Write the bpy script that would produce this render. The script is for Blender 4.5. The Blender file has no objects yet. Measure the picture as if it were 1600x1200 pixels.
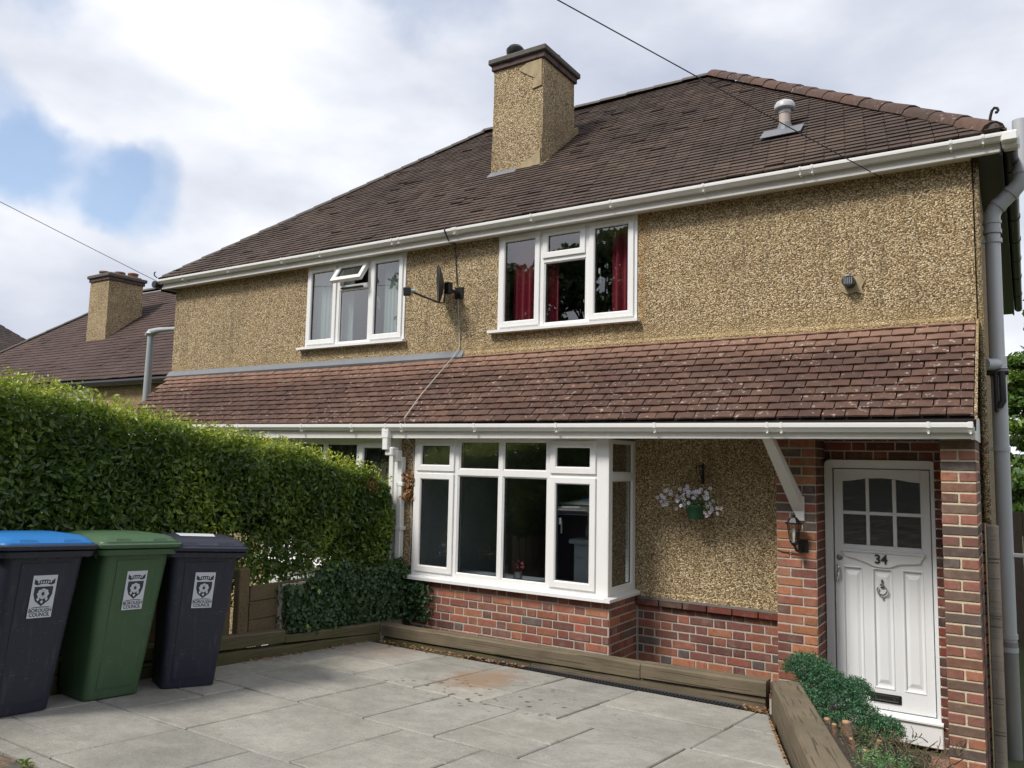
import bpy, bmesh, math, random
import numpy as np
from mathutils import Vector, Matrix, noise as mnoise

S = bpy.context.scene
COL = S.collection
RND = random.Random(7)

# ------------------------------------------------------------------ camera
cam_d = bpy.data.cameras.new('camera')
cam = bpy.data.objects.new('camera', cam_d)
COL.objects.link(cam)
CR = Vector((0.84180335, 0.53939012, 0.02062555))
CU = Vector((0.03576928, -0.09386883, 0.99494181))
CF = Vector((-0.53859788, 0.83680759, 0.09831269))
CP = Vector((0.27912706, -7.01923599, 1.94270248))
m = Matrix((CR, CU, -CF)).transposed().to_4x4()
m.translation = CP
cam.matrix_world = m
cam_d.sensor_fit = 'HORIZONTAL'
cam_d.sensor_width = 36.0
cam_d.lens = 1247.53 / 1600 * 36.0
cam_d.clip_start = 0.05
cam_d.clip_end = 2000
S.camera = cam

# ------------------------------------------------------------------ world, sun, exposure
SUN_EL, SUN_AZ = math.radians(50), math.radians(205)      # azimuth clockwise from +Y
w = bpy.data.worlds.new('World')
S.world = w
w.use_nodes = True
nt = w.node_tree
nt.nodes.clear()


def N(nt, typ, **kw):
    n = nt.nodes.new(typ)
    for k, v in kw.items():
        if k == 'inp':
            for a, b in v.items():
                n.inputs[a].default_value = b
        else:
            setattr(n, k, v)
    return n


def LK(nt, a, b):
    nt.links.new(a, b)


def MATH(nt, op, a, b=None, c=None, clamp=False):
    n = nt.nodes.new('ShaderNodeMath')
    n.operation = op
    n.use_clamp = clamp
    for i, v in enumerate((a, b, c)):
        if v is None:
            continue
        if isinstance(v, (int, float)):
            n.inputs[i].default_value = v
        else:
            nt.links.new(v, n.inputs[i])
    return n.outputs[0]


def RAMP(nt, fac, stops, interp='LINEAR'):
    n = nt.nodes.new('ShaderNodeValToRGB')
    cr = n.color_ramp
    cr.interpolation = interp
    while len(cr.elements) < len(stops):
        cr.elements.new(0.5)
    for e, (p, c) in zip(cr.elements, stops):
        e.position = p
        e.color = (c[0], c[1], c[2], 1) if not isinstance(c, (int, float)) else (c, c, c, 1)
    nt.links.new(fac, n.inputs[0])
    return n.outputs[0]


def MIX(nt, fac, a, b, blend='MIX'):
    n = nt.nodes.new('ShaderNodeMix')
    n.data_type = 'RGBA'
    n.blend_type = blend
    n.clamp_factor = True
    for sock, v in ((n.inputs[0], fac), (n.inputs[6], a), (n.inputs[7], b)):
        if isinstance(v, (int, float)):
            sock.default_value = v
        elif isinstance(v, tuple):
            sock.default_value = (v[0], v[1], v[2], 1)
        else:
            nt.links.new(v, sock)
    return n.outputs[2]


sky = N(nt, 'ShaderNodeTexSky', sky_type='NISHITA')
sky.sun_disc = False
sky.sun_elevation = SUN_EL
sky.sun_rotation = SUN_AZ
sky.air_density = 1.0
sky.dust_density = 1.2
tc = N(nt, 'ShaderNodeTexCoord')
D = tc.outputs['Generated']
nz = N(nt, 'ShaderNodeTexNoise', inp={'Scale': 2.1, 'Detail': 7.0, 'Roughness': 0.55, 'Distortion': 0.25})
LK(nt, D, nz.inputs['Vector'])
nz2 = N(nt, 'ShaderNodeTexNoise', inp={'Scale': 4.5, 'Detail': 8.0, 'Roughness': 0.6})
LK(nt, D, nz2.inputs['Vector'])
nzw = N(nt, 'ShaderNodeTexNoise', inp={'Scale': 5.0, 'Detail': 5.0, 'Roughness': 0.55})
LK(nt, D, nzw.inputs['Vector'])
wsub = N(nt, 'ShaderNodeVectorMath', operation='SUBTRACT')
LK(nt, nzw.outputs['Color'], wsub.inputs[0])
wsub.inputs[1].default_value = (.5, .5, .5)
wsc = N(nt, 'ShaderNodeVectorMath', operation='SCALE')
wsc.inputs['Scale'].default_value = .16
LK(nt, wsub.outputs[0], wsc.inputs[0])
wad = N(nt, 'ShaderNodeVectorMath', operation='ADD')
LK(nt, D, wad.inputs[0])
LK(nt, wsc.outputs[0], wad.inputs[1])
wnm = N(nt, 'ShaderNodeVectorMath', operation='NORMALIZE')
LK(nt, wad.outputs[0], wnm.inputs[0])
DW = wnm.outputs[0]
cover = MATH(nt, 'ADD', MATH(nt, 'MULTIPLY', nz.outputs[0], 0.9), 0.27)      # mostly overcast
for (hx, hy, hz, r0, s) in ((-.815, .345, .490, .993, .50), (-.890, .355, .325, .9950, .42), (-.858, .420, .30, .9972, .36),
                            (-.828, .475, .285, .998, .40), (-.53, .655, .560, .993, .45),
                            (.55, -.62, .55, .93, .5), (-.2, -.8, .56, .94, .5), (.7, .5, .5, .95, .4)):
    dp = N(nt, 'ShaderNodeVectorMath', operation='DOT_PRODUCT')
    LK(nt, DW, dp.inputs[0])
    l = math.sqrt(hx * hx + hy * hy + hz * hz)
    dp.inputs[1].default_value = (hx / l, hy / l, hz / l)
    mr = N(nt, 'ShaderNodeMapRange', interpolation_type='SMOOTHERSTEP', inp={'From Min': r0, 'From Max': 1.0, 'To Min': 0.0, 'To Max': s})
    LK(nt, dp.outputs['Value'], mr.inputs[0])
    cover = MATH(nt, 'SUBTRACT', cover, mr.outputs[0])
cover = MATH(nt, 'ADD', cover, MATH(nt, 'MULTIPLY', MATH(nt, 'SUBTRACT', nz2.outputs[0], 0.5), 0.45))
mask = N(nt, 'ShaderNodeMapRange', interpolation_type='SMOOTHSTEP', inp={'From Min': 0.06, 'From Max': 0.62, 'To Min': 0.14})
LK(nt, cover, mask.inputs[0])
nz3 = N(nt, 'ShaderNodeTexNoise', inp={'Scale': 2.6, 'Detail': 6.0, 'Roughness': 0.5})
mp = N(nt, 'ShaderNodeMapping', inp={'Location': (3.1, 1.7, 0.4), 'Scale': (1, 1, 2.0)})
LK(nt, D, mp.inputs[0])
LK(nt, mp.outputs[0], nz3.inputs['Vector'])
cl = RAMP(nt, nz3.outputs[0], [(0.30, (.35, .38, .46)), (0.42, (.44, .465, .53)), (0.50, (.53, .55, .60)), (0.62, (.68, .685, .71))])
bg1 = N(nt, 'ShaderNodeBackground', inp={'Strength': 0.12})
LK(nt, sky.outputs[0], bg1.inputs[0])
bg2 = N(nt, 'ShaderNodeBackground', inp={'Strength': 1.0})
LK(nt, cl, bg2.inputs[0])
mx = N(nt, 'ShaderNodeMixShader')
LK(nt, mask.outputs[0], mx.inputs[0])
LK(nt, bg1.outputs[0], mx.inputs[1])
LK(nt, bg2.outputs[0], mx.inputs[2])
wo = N(nt, 'ShaderNodeOutputWorld')
LK(nt, mx.outputs[0], wo.inputs[0])

sd = bpy.data.lights.new('sun', 'SUN')
sd.energy = 2.4
sd.angle = math.radians(14)
sd.color = (1.0, .95, .88)
so = bpy.data.objects.new('sun', sd)
COL.objects.link(so)
sv = Vector((math.sin(SUN_AZ) * math.cos(SUN_EL), math.cos(SUN_AZ) * math.cos(SUN_EL), math.sin(SUN_EL)))
so.rotation_euler = sv.to_track_quat('Z', 'Y').to_euler()
so.location = (0, -10, 20)
S.view_settings.view_transform = 'Standard'
S.view_settings.look = 'None'
S.view_settings.exposure = 0.68
S.view_settings.gamma = 1.0
S.view_settings.use_curve_mapping = False
S.cycles.max_bounces = 8
S.cycles.transparent_max_bounces = 16
S.cycles.caustics_reflective = False
S.cycles.caustics_refractive = False

# ------------------------------------------------------------------ materials
MATS = {}


def new_mat(name):
    mt = bpy.data.materials.new(name)
    mt.use_nodes = True
    nt = mt.node_tree
    b = nt.nodes['Principled BSDF']
    MATS[name] = mt
    return mt, nt, b


def coords(nt, kind='pos', scale=None):
    if kind == 'pos':
        o = N(nt, 'ShaderNodeNewGeometry').outputs['Position']
    else:
        o = N(nt, 'ShaderNodeTexCoord').outputs['Object']
    if scale:
        mp = N(nt, 'ShaderNodeMapping', inp={'Scale': scale})
        LK(nt, o, mp.inputs[0])
        o = mp.outputs[0]
    return o


def noise(nt, vec, scale, detail=4.0, rough=0.55, dist=0.0):
    n = N(nt, 'ShaderNodeTexNoise', inp={'Scale': scale, 'Detail': detail, 'Roughness': rough, 'Distortion': dist})
    LK(nt, vec, n.inputs['Vector'])
    return n.outputs[0]


def voro(nt, vec, scale, out='Distance', feature='F1', rnd=1.0):
    n = N(nt, 'ShaderNodeTexVoronoi', feature=feature, inp={'Scale': scale, 'Randomness': rnd})
    LK(nt, vec, n.inputs['Vector'])
    return n.outputs[out]


def bump(nt, b, h, strength=0.3, dist=0.01, prev=None):
    n = N(nt, 'ShaderNodeBump', inp={'Strength': strength, 'Distance': dist})
    LK(nt, h, n.inputs['Height'])
    if prev is not None:
        LK(nt, prev, n.inputs['Normal'])
    LK(nt, n.outputs[0], b.inputs['Normal'])
    return n.outputs[0]


def white(name, col=(.80, .80, .79), rough=0.28, dirt=0.12, streak=True):
    mt, nt, b = new_mat(name)
    p = coords(nt)
    d = noise(nt, p, 3.0, 6, .65)
    d2 = noise(nt, coords(nt, 'pos', (9, 9, 1.2)), 3.0, 4)
    f = MATH(nt, 'MULTIPLY', MATH(nt, 'MULTIPLY', d, d2), dirt * 3)
    c = MIX(nt, f, col, (.36, .34, .29))
    LK(nt, c, b.inputs['Base Color'])
    b.inputs['Roughness'].default_value = rough
    bump(nt, b, noise(nt, p, 40, 2), .05, .004)
    return mt


white('upvc', (.82, .82, .81), .25, .10)
white('gutter_white', (.82, .82, .80), .3, .09)
white('fascia_white', (.76, .74, .70), .35, .16)
white('painted_door', (.80, .82, .84), .32, .05)
white('grey_plastic', (.47, .49, .53), .38, .25)
white('lamp_grey', (.33, .36, .39), .5, .2)


def plain(name, col, rough=0.5, metal=0.0, var=0.15, scale=20, bmp=0.1):
    mt, nt, b = new_mat(name)
    p = coords(nt)
    f = noise(nt, p, scale, 5)
    c = MIX(nt, f, tuple(x * (1 - var) for x in col), tuple(min(1, x * (1 + var)) for x in col))
    LK(nt, c, b.inputs['Base Color'])
    b.inputs['Roughness'].default_value = rough
    b.inputs['Metallic'].default_value = metal
    if bmp:
        bump(nt, b, f, bmp, .01)
    return mt


plain('chrome', (.75, .75, .76), .15, 1.0, .05, 10, 0)
plain('black_metal', (.018, .018, .018), .45, .3, .2)
plain('rubber', (.02, .02, .02), .7)
plain('black_plastic', (.020, .020, .022), .42)
plain('lead', (.15, .16, .175), .55, 0, .2, 8)
plain('soil', (.06, .042, .03), .95, 0, .5, 30, .8)
plain('interior', (.34, .35, .37), .9, 0, .1)
plain('interior_floor', (.16, .13, .11), .8, 0, .2)
plain('surround_paint', (.48, .52, .54), .6)
plain('mortar_pale', (.60, .52, .37), .95, 0, .25, 60, .6)
plain('mortar_grey', (.45, .41, .345), .95, 0, .25, 60, .6)
plain('black_gasket', (.012, .012, .012), .6, 0, 0, 10, 0)
plain('numeral', (.06, .06, .06), .3, .6)
plain('pot_green', (.012, .07, .03), .45)
plain('terracotta', (.24, .10, .06), .85, 0, .35, 12, .3)
plain('concrete_dark', (.105, .095, .085), .95, 0, .35, 25, .6)
plain('cable_dark', (.03, .03, .03), .6)
plain('cable_grey', (.42, .40, .36), .6)
plain('stem', (.10, .07, .045), .9, 0, .4, 30, .5)
plain('cut_wood', (.42, .25, .14), .85, 0, .3, 40, .4)
plain('ornament', (.25, .26, .27), .6)
plain('steel_rail', (.25, .25, .26), .4, .8)
plain('paper', (.60, .63, .68), .6, 0, .04, 5, 0)
plain('ink', (.035, .04, .05), .7, 0, .0, 5, 0)
plain('mat_rubber', (.035, .034, .033), .95, 0, .4, 60, .5)
plain('road_tarmac', (.055, .055, .057), .93, 0, .35, 60, .6)
plain('bin_white_label', (.55, .57, .60), .55, 0, .1, 5, 0)
plain('red_flower', (.35, .06, .08), .6)
plain('gate_wood', (.13, .10, .075), .9, 0, .3, 12, .4)


def bin_mat(name, col):
    mt, nt, b = new_mat(name)
    p = coords(nt, 'obj')
    f = noise(nt, p, 7, 6, .7)
    c = MIX(nt, f, tuple(x * .8 for x in col), tuple(x * 1.18 + .002 for x in col))
    sp = MATH(nt, 'LESS_THAN', voro(nt, p, 55), .085)
    low = MATH(nt, 'GREATER_THAN', noise(nt, p, 9, 3), .55)
    c = MIX(nt, MATH(nt, 'MULTIPLY', MATH(nt, 'MULTIPLY', sp, low), .5), c, (.35, .36, .36))
    scr = MATH(nt, 'GREATER_THAN', noise(nt, coords(nt, 'obj', (3, 3, 60)), 3, 4, .6), .69)
    c = MIX(nt, MATH(nt, 'MULTIPLY', scr, .2), c, (.5, .5, .5))
    dr_ = RAMP(nt, noise(nt, coords(nt, 'obj', (16, 16, 1.3)), 2.2, 5, .6), [(.56, 0), (.72, 1)])
    c = MIX(nt, MATH(nt, 'MULTIPLY', dr_, .08), c, (.30, .30, .27))
    LK(nt, c, b.inputs['Base Color'])
    LK(nt, RAMP(nt, f, [(0, .42), (1, .62)]), b.inputs['Roughness'])
    bump(nt, b, noise(nt, p, 260, 2), .12, .002)


bin_mat('bin_charcoal', (.015, .018, .034))
bin_mat('bin_green', (.046, .100, .044))
bin_mat('bin_blue', (.010, .150, .42))


def pebbledash(name, dark=1.0):
    mt, nt, b = new_mat(name)
    p = coords(nt)
    wv = N(nt, 'ShaderNodeVectorMath', operation='ADD')
    nn = N(nt, 'ShaderNodeTexNoise', inp={'Scale': 45.0, 'Detail': 2.0})
    LK(nt, p, nn.inputs['Vector'])
    sc = N(nt, 'ShaderNodeVectorMath', operation='SCALE')
    sc.inputs['Scale'].default_value = .012
    LK(nt, nn.outputs['Color'], sc.inputs[0])
    LK(nt, p, wv.inputs[0])
    LK(nt, sc.outputs[0], wv.inputs[1])
    v = N(nt, 'ShaderNodeTexVoronoi', inp={'Scale': 90.0})
    LK(nt, wv.outputs[0], v.inputs['Vector'])
    cell = v.outputs['Color']
    sep = N(nt, 'ShaderNodeSeparateColor')
    LK(nt, cell, sep.inputs[0])
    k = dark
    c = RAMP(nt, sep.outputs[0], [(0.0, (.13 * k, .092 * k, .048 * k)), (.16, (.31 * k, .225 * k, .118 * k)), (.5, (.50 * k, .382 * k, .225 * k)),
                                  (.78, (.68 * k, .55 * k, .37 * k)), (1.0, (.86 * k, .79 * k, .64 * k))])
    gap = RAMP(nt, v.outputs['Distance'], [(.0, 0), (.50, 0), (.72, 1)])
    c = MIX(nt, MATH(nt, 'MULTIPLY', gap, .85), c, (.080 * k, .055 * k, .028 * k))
    big = noise(nt, p, 1.3, 6, .6)
    c = MIX(nt, 1.0, c, RAMP(nt, big, [(.25, (.80, .75, .64)), (.5, (1.02, .97, .86)), (.75, (1.14, 1.09, .97))]), 'MULTIPLY')
    st = noise(nt, coords(nt, 'pos', (4, 4, .35)), 2.0, 5)
    c = MIX(nt, RAMP(nt, st, [(.52, 0), (.8, .45)]), c, (.09, .065, .035))
    # smoother, yellower render at the foot of the upper wall, orange lichen run beside the window
    sx = N(nt, 'ShaderNodeSeparateXYZ')
    LK(nt, p, sx.inputs[0])
    wob = MATH(nt, 'MULTIPLY', MATH(nt, 'SUBTRACT', noise(nt, p, 3.5, 5), .5), .30)
    zz = MATH(nt, 'ADD', sx.outputs[2], wob)
    band = MATH(nt, 'MULTIPLY', RAMP(nt, MATH(nt, 'SUBTRACT', zz, 2.6), [(.50, 1), (.72, 0)]), RAMP(nt, MATH(nt, 'SUBTRACT', sx.outputs[2], 2.5), [(.30, 0), (.42, 1)]))
    c = MIX(nt, MATH(nt, 'MULTIPLY', band, .38), c, (.42, .30, .13))
    dxl = MATH(nt, 'ABSOLUTE', MATH(nt, 'ADD', MATH(nt, 'ADD', sx.outputs[0], 2.765), MATH(nt, 'MULTIPLY', wob, .10)))
    lich = MATH(nt, 'MULTIPLY', RAMP(nt, MATH(nt, 'MULTIPLY', dxl, 10), [(.1, 1), (.55, 0)]), MATH(nt, 'MULTIPLY', RAMP(nt, noise(nt, p, 9, 5), [(.4, .1), (.6, 1)]), RAMP(nt, MATH(nt, 'SUBTRACT', zz, 3.25), [(.0, 0), (.1, 1)])))
    c = MIX(nt, MATH(nt, 'MULTIPLY', lich, .6), c, (.36, .18, .035))
    LK(nt, c, b.inputs['Base Color'])
    b.inputs['Roughness'].default_value = .85
    v2 = RAMP(nt, v.outputs['Distance'], [(0, 1), (.75, 0)])
    h = MATH(nt, 'ADD', v2, MATH(nt, 'MULTIPLY', sep.outputs[1], .6))
    bump(nt, b, h, 1.0, .009)
    return mt


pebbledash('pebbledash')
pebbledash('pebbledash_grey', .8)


def brickmat(name, stops, src='object'):
    mt, nt, b = new_mat(name)
    if src == 'object':
        r = N(nt, 'ShaderNodeObjectInfo').outputs['Random']
    else:
        r = N(nt, 'ShaderNodeNewGeometry').outputs['Random Per Island']
    p = coords(nt)
    c = RAMP(nt, r, stops, 'CONSTANT')
    r2 = MATH(nt, 'FRACT', MATH(nt, 'MULTIPLY', r, 37.7))
    c = MIX(nt, 1.0, c, RAMP(nt, r2, [(0, (.74, .74, .74)), (1, (1.22, 1.2, 1.18))]), 'MULTIPLY')
    f = noise(nt, p, 28, 6, .65)
    c = MIX(nt, RAMP(nt, f, [(.45, 0), (.75, .55)]), c, (.075, .05, .042))
    f2 = noise(nt, p, 9, 5, .7)
    c = MIX(nt, RAMP(nt, f2, [(.50, 0), (.75, .45)]), c, (.34, .27, .21))
    fl = RAMP(nt, noise(nt, p, 2.2, 4), [(.5, 0), (.75, .5)])
    c = MIX(nt, fl, c, (.10, .075, .06))
    LK(nt, c, b.inputs['Base Color'])
    b.inputs['Roughness'].default_value = .88
    bump(nt, b, MATH(nt, 'ADD', f, MATH(nt, 'MULTIPLY', noise(nt, p, 120, 3), .5)), .5, .006)


RED = [(0, (0.312, 0.102, 0.062)), (.16, (0.230, 0.075, 0.052)), (.34, (0.370, 0.144, 0.076)), (.48, (0.167, 0.064, 0.051)), (.62, (0.277, 0.100, 0.067)),
       (.76, (0.332, 0.118, 0.067)), (.86, (0.116, 0.090, 0.081)), (.95, (0.204, 0.086, 0.066))]
ORANGE = [(0, (0.388, 0.155, 0.073)), (.25, (0.313, 0.112, 0.066)), (.45, (0.185, 0.070, 0.052)), (.6, (0.351, 0.138, 0.074)), (.75, (0.240, 0.083, 0.059)), (.88, (0.125, 0.091, 0.079))]
BROWN = [(0, (.15, .095, .07)), (.3, (.125, .088, .075)), (.55, (.18, .11, .08)), (.8, (.24, .115, .075)), (.9, (.10, .08, .075))]
HEADR = [(0, (0.306, 0.121, 0.083)), (.3, (0.251, 0.103, 0.078)), (.55, (0.334, 0.137, 0.082)), (.75, (0.205, 0.096, 0.075)), (.9, (0.116, 0.090, 0.083))]
DARKR = [(0, (.15, .038, .026)), (.3, (.11, .034, .026)), (.6, (.20, .045, .026)), (.85, (.075, .036, .03))]
brickmat('brick_red', RED)
brickmat('brick_orange', ORANGE)
brickmat('brick_brown', BROWN)
brickmat('brick_header', HEADR)
brickmat('brick_dark', DARKR)
brickmat('brick_red_joined', RED, 'island')


def tilemat(name, src, base, lichen=.3, top=None):
    mt, nt, b = new_mat(name)
    r = (N(nt, 'ShaderNodeObjectInfo').outputs['Random'] if src == 'object' else N(nt, 'ShaderNodeNewGeometry').outputs['Random Per Island'])
    p = coords(nt)
    c = RAMP(nt, r, base)
    f = noise(nt, p, 22, 6, .7)
    c = MIX(nt, RAMP(nt, f, [(.42, 0), (.8, .6)]), c, (.04, .027, .023))
    big = noise(nt, p, .9, 5, .6)
    c = MIX(nt, 1.0, c, RAMP(nt, big, [(.3, (.75, .75, .78)), (.7, (1.22, 1.18, 1.15))]), 'MULTIPLY')
    if top:
        # the weathered course beside the wall: bleached, pinker clay
        sx = N(nt, 'ShaderNodeSeparateXYZ')
        LK(nt, p, sx.inputs[0])
        mk = N(nt, 'ShaderNodeMapRange', inp={'From Min': top[0], 'From Max': top[1]})
        LK(nt, MATH(nt, 'ADD', sx.outputs[2], MATH(nt, 'MULTIPLY', MATH(nt, 'SUBTRACT', noise(nt, p, 4, 4), .5), .28)), mk.inputs[0])
        c = MIX(nt, MATH(nt, 'MULTIPLY', mk.outputs[0], .8), c, (.27, .16, .115))
    if lichen:
        l1 = noise(nt, p, 24, 4, .6)
        l2 = noise(nt, p, 1.7, 3)
        l = MATH(nt, 'MULTIPLY', RAMP(nt, MATH(nt, 'ADD', l1, MATH(nt, 'MULTIPLY', MATH(nt, 'SUBTRACT', noise(nt, p, 3, 2), .5), .12)), [(.615, 0), (.65, 1)]), RAMP(nt, l2, [(.36, 0), (.55, 1)]))
        c = MIX(nt, MATH(nt, 'MULTIPLY', l, lichen), c, (.50, .44, .38))
    LK(nt, c, b.inputs['Base Color'])
    b.inputs['Roughness'].default_value = .88
    b.inputs['Specular IOR Level'].default_value = .25
    bump(nt, b, MATH(nt, 'ADD', f, MATH(nt, 'MULTIPLY', noise(nt, p, 150, 3), .5)), .45, .005)


LOWT = [(0, (.086, .050, .039)), (.5, (.104, .060, .046)), (.85, (.126, .074, .055)), (1, (.090, .059, .049))]
UPT = [(0, (.072, .053, .043)), (.5, (.086, .063, .051)), (.9, (.100, .073, .059)), (1, (.062, .048, .041))]
tilemat('tile_lower', 'object', LOWT, .55, (2.84, 3.08))
tilemat('tile_lower_joined', 'island', LOWT, .55, (2.84, 3.08))
tilemat('tile_upper', 'island', UPT, .15)
tilemat('tile_hip', 'object', [(0, (.095, .060, .048)), (.5, (.125, .076, .058)), (1, (.078, .054, .046))], .5)
tilemat('tile_neighbour', 'island', [(0, (.072, .048, .042)), (.5, (.088, .058, .050)), (1, (.066, .046, .041))], .1)
tilemat('slate_far', 'island', [(0, (.05, .04, .04)), (1, (.07, .055, .05))], .1)

mt, nt, b = new_mat('roof_deck')
b.inputs['Base Color'].default_value = (.02, .016, .014, 1)
b.inputs['Roughness'].default_value = 1


def woodmat(name, a, bcol, green=.0):
    mt, nt, b = new_mat(name)
    p = coords(nt, 'obj', (.6, 14, 14))
    pw = coords(nt)
    f = noise(nt, p, 2.4, 6, .65, .6)
    c = MIX(nt, f, a, bcol)
    f2 = noise(nt, pw, 3.5, 5, .6)
    c = MIX(nt, RAMP(nt, f2, [(.4, 0), (.75, .5)]), c, tuple(x * .45 for x in a))
    crack = RAMP(nt, noise(nt, coords(nt, 'obj', (.25, 22, 22)), 3.0, 3, .5, .3), [(.36, 1), (.40, 0)])
    c = MIX(nt, MATH(nt, 'MULTIPLY', crack, .7), c, tuple(x * .2 for x in a))
    if green:
        g = RAMP(nt, noise(nt, pw, 2.6, 5, .6), [(.36, 0), (.6, 1)])
        c = MIX(nt, MATH(nt, 'MULTIPLY', g, green), c, (.085, .092, .022))
    LK(nt, c, b.inputs['Base Color'])
    b.inputs['Roughness'].default_value = .9
    bump(nt, b, MATH(nt, 'SUBTRACT', f, crack), .6, .008)


woodmat('sleeper_wood', (.115, .088, .058), (.205, .160, .108), .15)
woodmat('sleeper_mossy', (.085, .070, .042), (.140, .115, .070), .65)
woodmat('timber_grey', (.20, .175, .145), (.30, .265, .225))
woodmat('fence_wood', (.105, .075, .042), (.19, .135, .078), .25)

# paving
mt, nt, b = new_mat('paving_stone')
r = N(nt, 'ShaderNodeObjectInfo').outputs['Random']
p = coords(nt)
c = RAMP(nt, r, [(0, (.265, .257, .230)), (.35, (.320, .308, .275)), (.7, (.292, .284, .260)), (1, (.355, .335, .290))])
f = noise(nt, coords(nt, 'pos', (1, 1.25, 1)), 6, 8, .7, .35)
c = MIX(nt, 1.0, c, RAMP(nt, f, [(.3, (.78, .78, .78)), (.6, (1.08, 1.07, 1.05))]), 'MULTIPLY')
f2 = noise(nt, p, 1.6, 5, .6)
c = MIX(nt, RAMP(nt, f2, [(.42, 0), (.7, .55)]), c, (.135, .135, .11))
f4 = noise(nt, p, 26, 5, .7)
c = MIX(nt, RAMP(nt, f4, [(.56, 0), (.72, .4)]), c, (.11, .105, .09))
c = MIX(nt, RAMP(nt, f4, [(.30, .35), (.42, 0)]), c, (.40, .385, .34))
gr = noise(nt, p, 110, 4, .75)
c = MIX(nt, 1.0, c, RAMP(nt, gr, [(.3, (.72, .72, .72)), (.7, (1.25, 1.25, 1.25))]), 'MULTIPLY')


def blob(cx, cy, rx, ry, edge, ns):
    sx = N(nt, 'ShaderNodeSeparateXYZ')
    LK(nt, p, sx.inputs[0])
    dx = MATH(nt, 'DIVIDE', MATH(nt, 'SUBTRACT', sx.outputs[0], cx), rx)
    dy = MATH(nt, 'DIVIDE', MATH(nt, 'SUBTRACT', sx.outputs[1], cy), ry)
    d = MATH(nt, 'SQRT', MATH(nt, 'ADD', MATH(nt, 'MULTIPLY', dx, dx), MATH(nt, 'MULTIPLY', dy, dy)))
    d = MATH(nt, 'ADD', d, MATH(nt, 'MULTIPLY', MATH(nt, 'SUBTRACT', noise(nt, p, ns, 6, .7), .5), 1.7))
    return RAMP(nt, d, [(edge, 1), (1.0, 0)])


c = MIX(nt, MATH(nt, 'MULTIPLY', blob(-3.32, -1.76, .30, .50, .45, 6), .85), c, (.25, .165, .105))
c = MIX(nt, MATH(nt, 'MULTIPLY', blob(-4.6, -1.5, .5, .4, .2, 5), .35), c, (.30, .19, .10))
sp = RAMP(nt, voro(nt, p, 12), [(.20, 1), (.27, 0)])
spm = blob(-2.95, -2.15, .95, .55, .5, 5)
c = MIX(nt, MATH(nt, 'MULTIPLY', MATH(nt, 'MULTIPLY', sp, spm), .85), c, (.045, .043, .04))
LK(nt, c, b.inputs['Base Color'])
b.inputs['Roughness'].default_value = .8
bump(nt, b, MATH(nt, 'ADD', MATH(nt, 'MULTIPLY', f, .6), MATH(nt, 'MULTIPLY', gr, .4)), .4, .007)

# ground, grass
mt, nt, b = new_mat('ground_earth')
p = coords(nt)
f = noise(nt, p, .8, 6, .6)
c = RAMP(nt, f, [(.35, (.045, .06, .02)), (.55, (.07, .085, .028)), (.7, (.10, .08, .05))])
LK(nt, c, b.inputs['Base Color'])
b.inputs['Roughness'].default_value = .95
bump(nt, b, noise(nt, p, 30, 4), .5, .02)

mt, nt, b = new_mat('mossy_tarmac')
p = coords(nt)
f = noise(nt, p, 14, 6, .7)
c = RAMP(nt, f, [(.38, (.062, .060, .058)), (.5, (.10, .085, .07)), (.6, (.25, .14, .065)), (.75, (.17, .10, .04))])
LK(nt, c, b.inputs['Base Color'])
b.inputs['Roughness'].default_value = .95
bump(nt, b, noise(nt, p, 90, 4), .7, .012)


def leafmat(name, c0, c1, c2, rough=.38, trans=.25, spec=.5):
    """colour from the leaf's own age attribute 'tint' (0 old .. 1 new growth, above 1 withered) plus a random per leaf"""
    mt, nt, b = new_mat(name)
    at = N(nt, 'ShaderNodeAttribute', attribute_name='tint').outputs['Fac']
    r = N(nt, 'ShaderNodeNewGeometry').outputs['Random Per Island']
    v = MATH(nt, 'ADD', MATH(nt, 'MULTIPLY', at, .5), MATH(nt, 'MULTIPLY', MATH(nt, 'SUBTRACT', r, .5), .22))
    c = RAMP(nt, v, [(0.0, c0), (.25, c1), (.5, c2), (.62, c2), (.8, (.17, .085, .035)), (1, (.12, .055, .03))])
    LK(nt, c, b.inputs['Base Color'])
    b.inputs['Roughness'].default_value = rough
    b.inputs['Specular IOR Level'].default_value = spec
    tr = N(nt, 'ShaderNodeBsdfTranslucent')
    LK(nt, MIX(nt, .5, c, (.25, .35, .03)), tr.inputs[0])
    mx = N(nt, 'ShaderNodeMixShader', inp={0: trans})
    LK(nt, b.outputs[0], mx.inputs[1])
    LK(nt, tr.outputs[0], mx.inputs[2])
    LK(nt, mx.outputs[0], nt.nodes['Material Output'].inputs[0])


leafmat('hedge_leaf', (.038, .080, .016), (.155, .245, .030), (.48, .50, .06), .36, .32)
leafmat('ivy_leaf', (.026, .062, .022), (.062, .125, .034), (.26, .36, .05), .4, .15)
leafmat('shrub_leaf', (.026, .090, .048), (.060, .175, .088), (.12, .28, .09), .5, .2)
leafmat('tree_leaf', (.020, .045, .012), (.040, .080, .018), (.09, .13, .03), .5, .25)
leafmat('conifer_leaf', (.03, .07, .012), (.07, .15, .02), (.19, .27, .04), .5, .25)
leafmat('dead_leaf', (.24, .11, .05), (.34, .17, .08), (.42, .25, .13), .7, .2)
leafmat('petal', (.62, .56, .70), (.74, .72, .80), (.82, .80, .84), .6, .3)
leafmat('basket_leaf', (.04, .10, .02), (.10, .17, .04), (.22, .24, .05), .5, .25)
leafmat('grass_blade', (.05, .10, .02), (.12, .20, .03), (.25, .30, .06), .6, .3)

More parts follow.
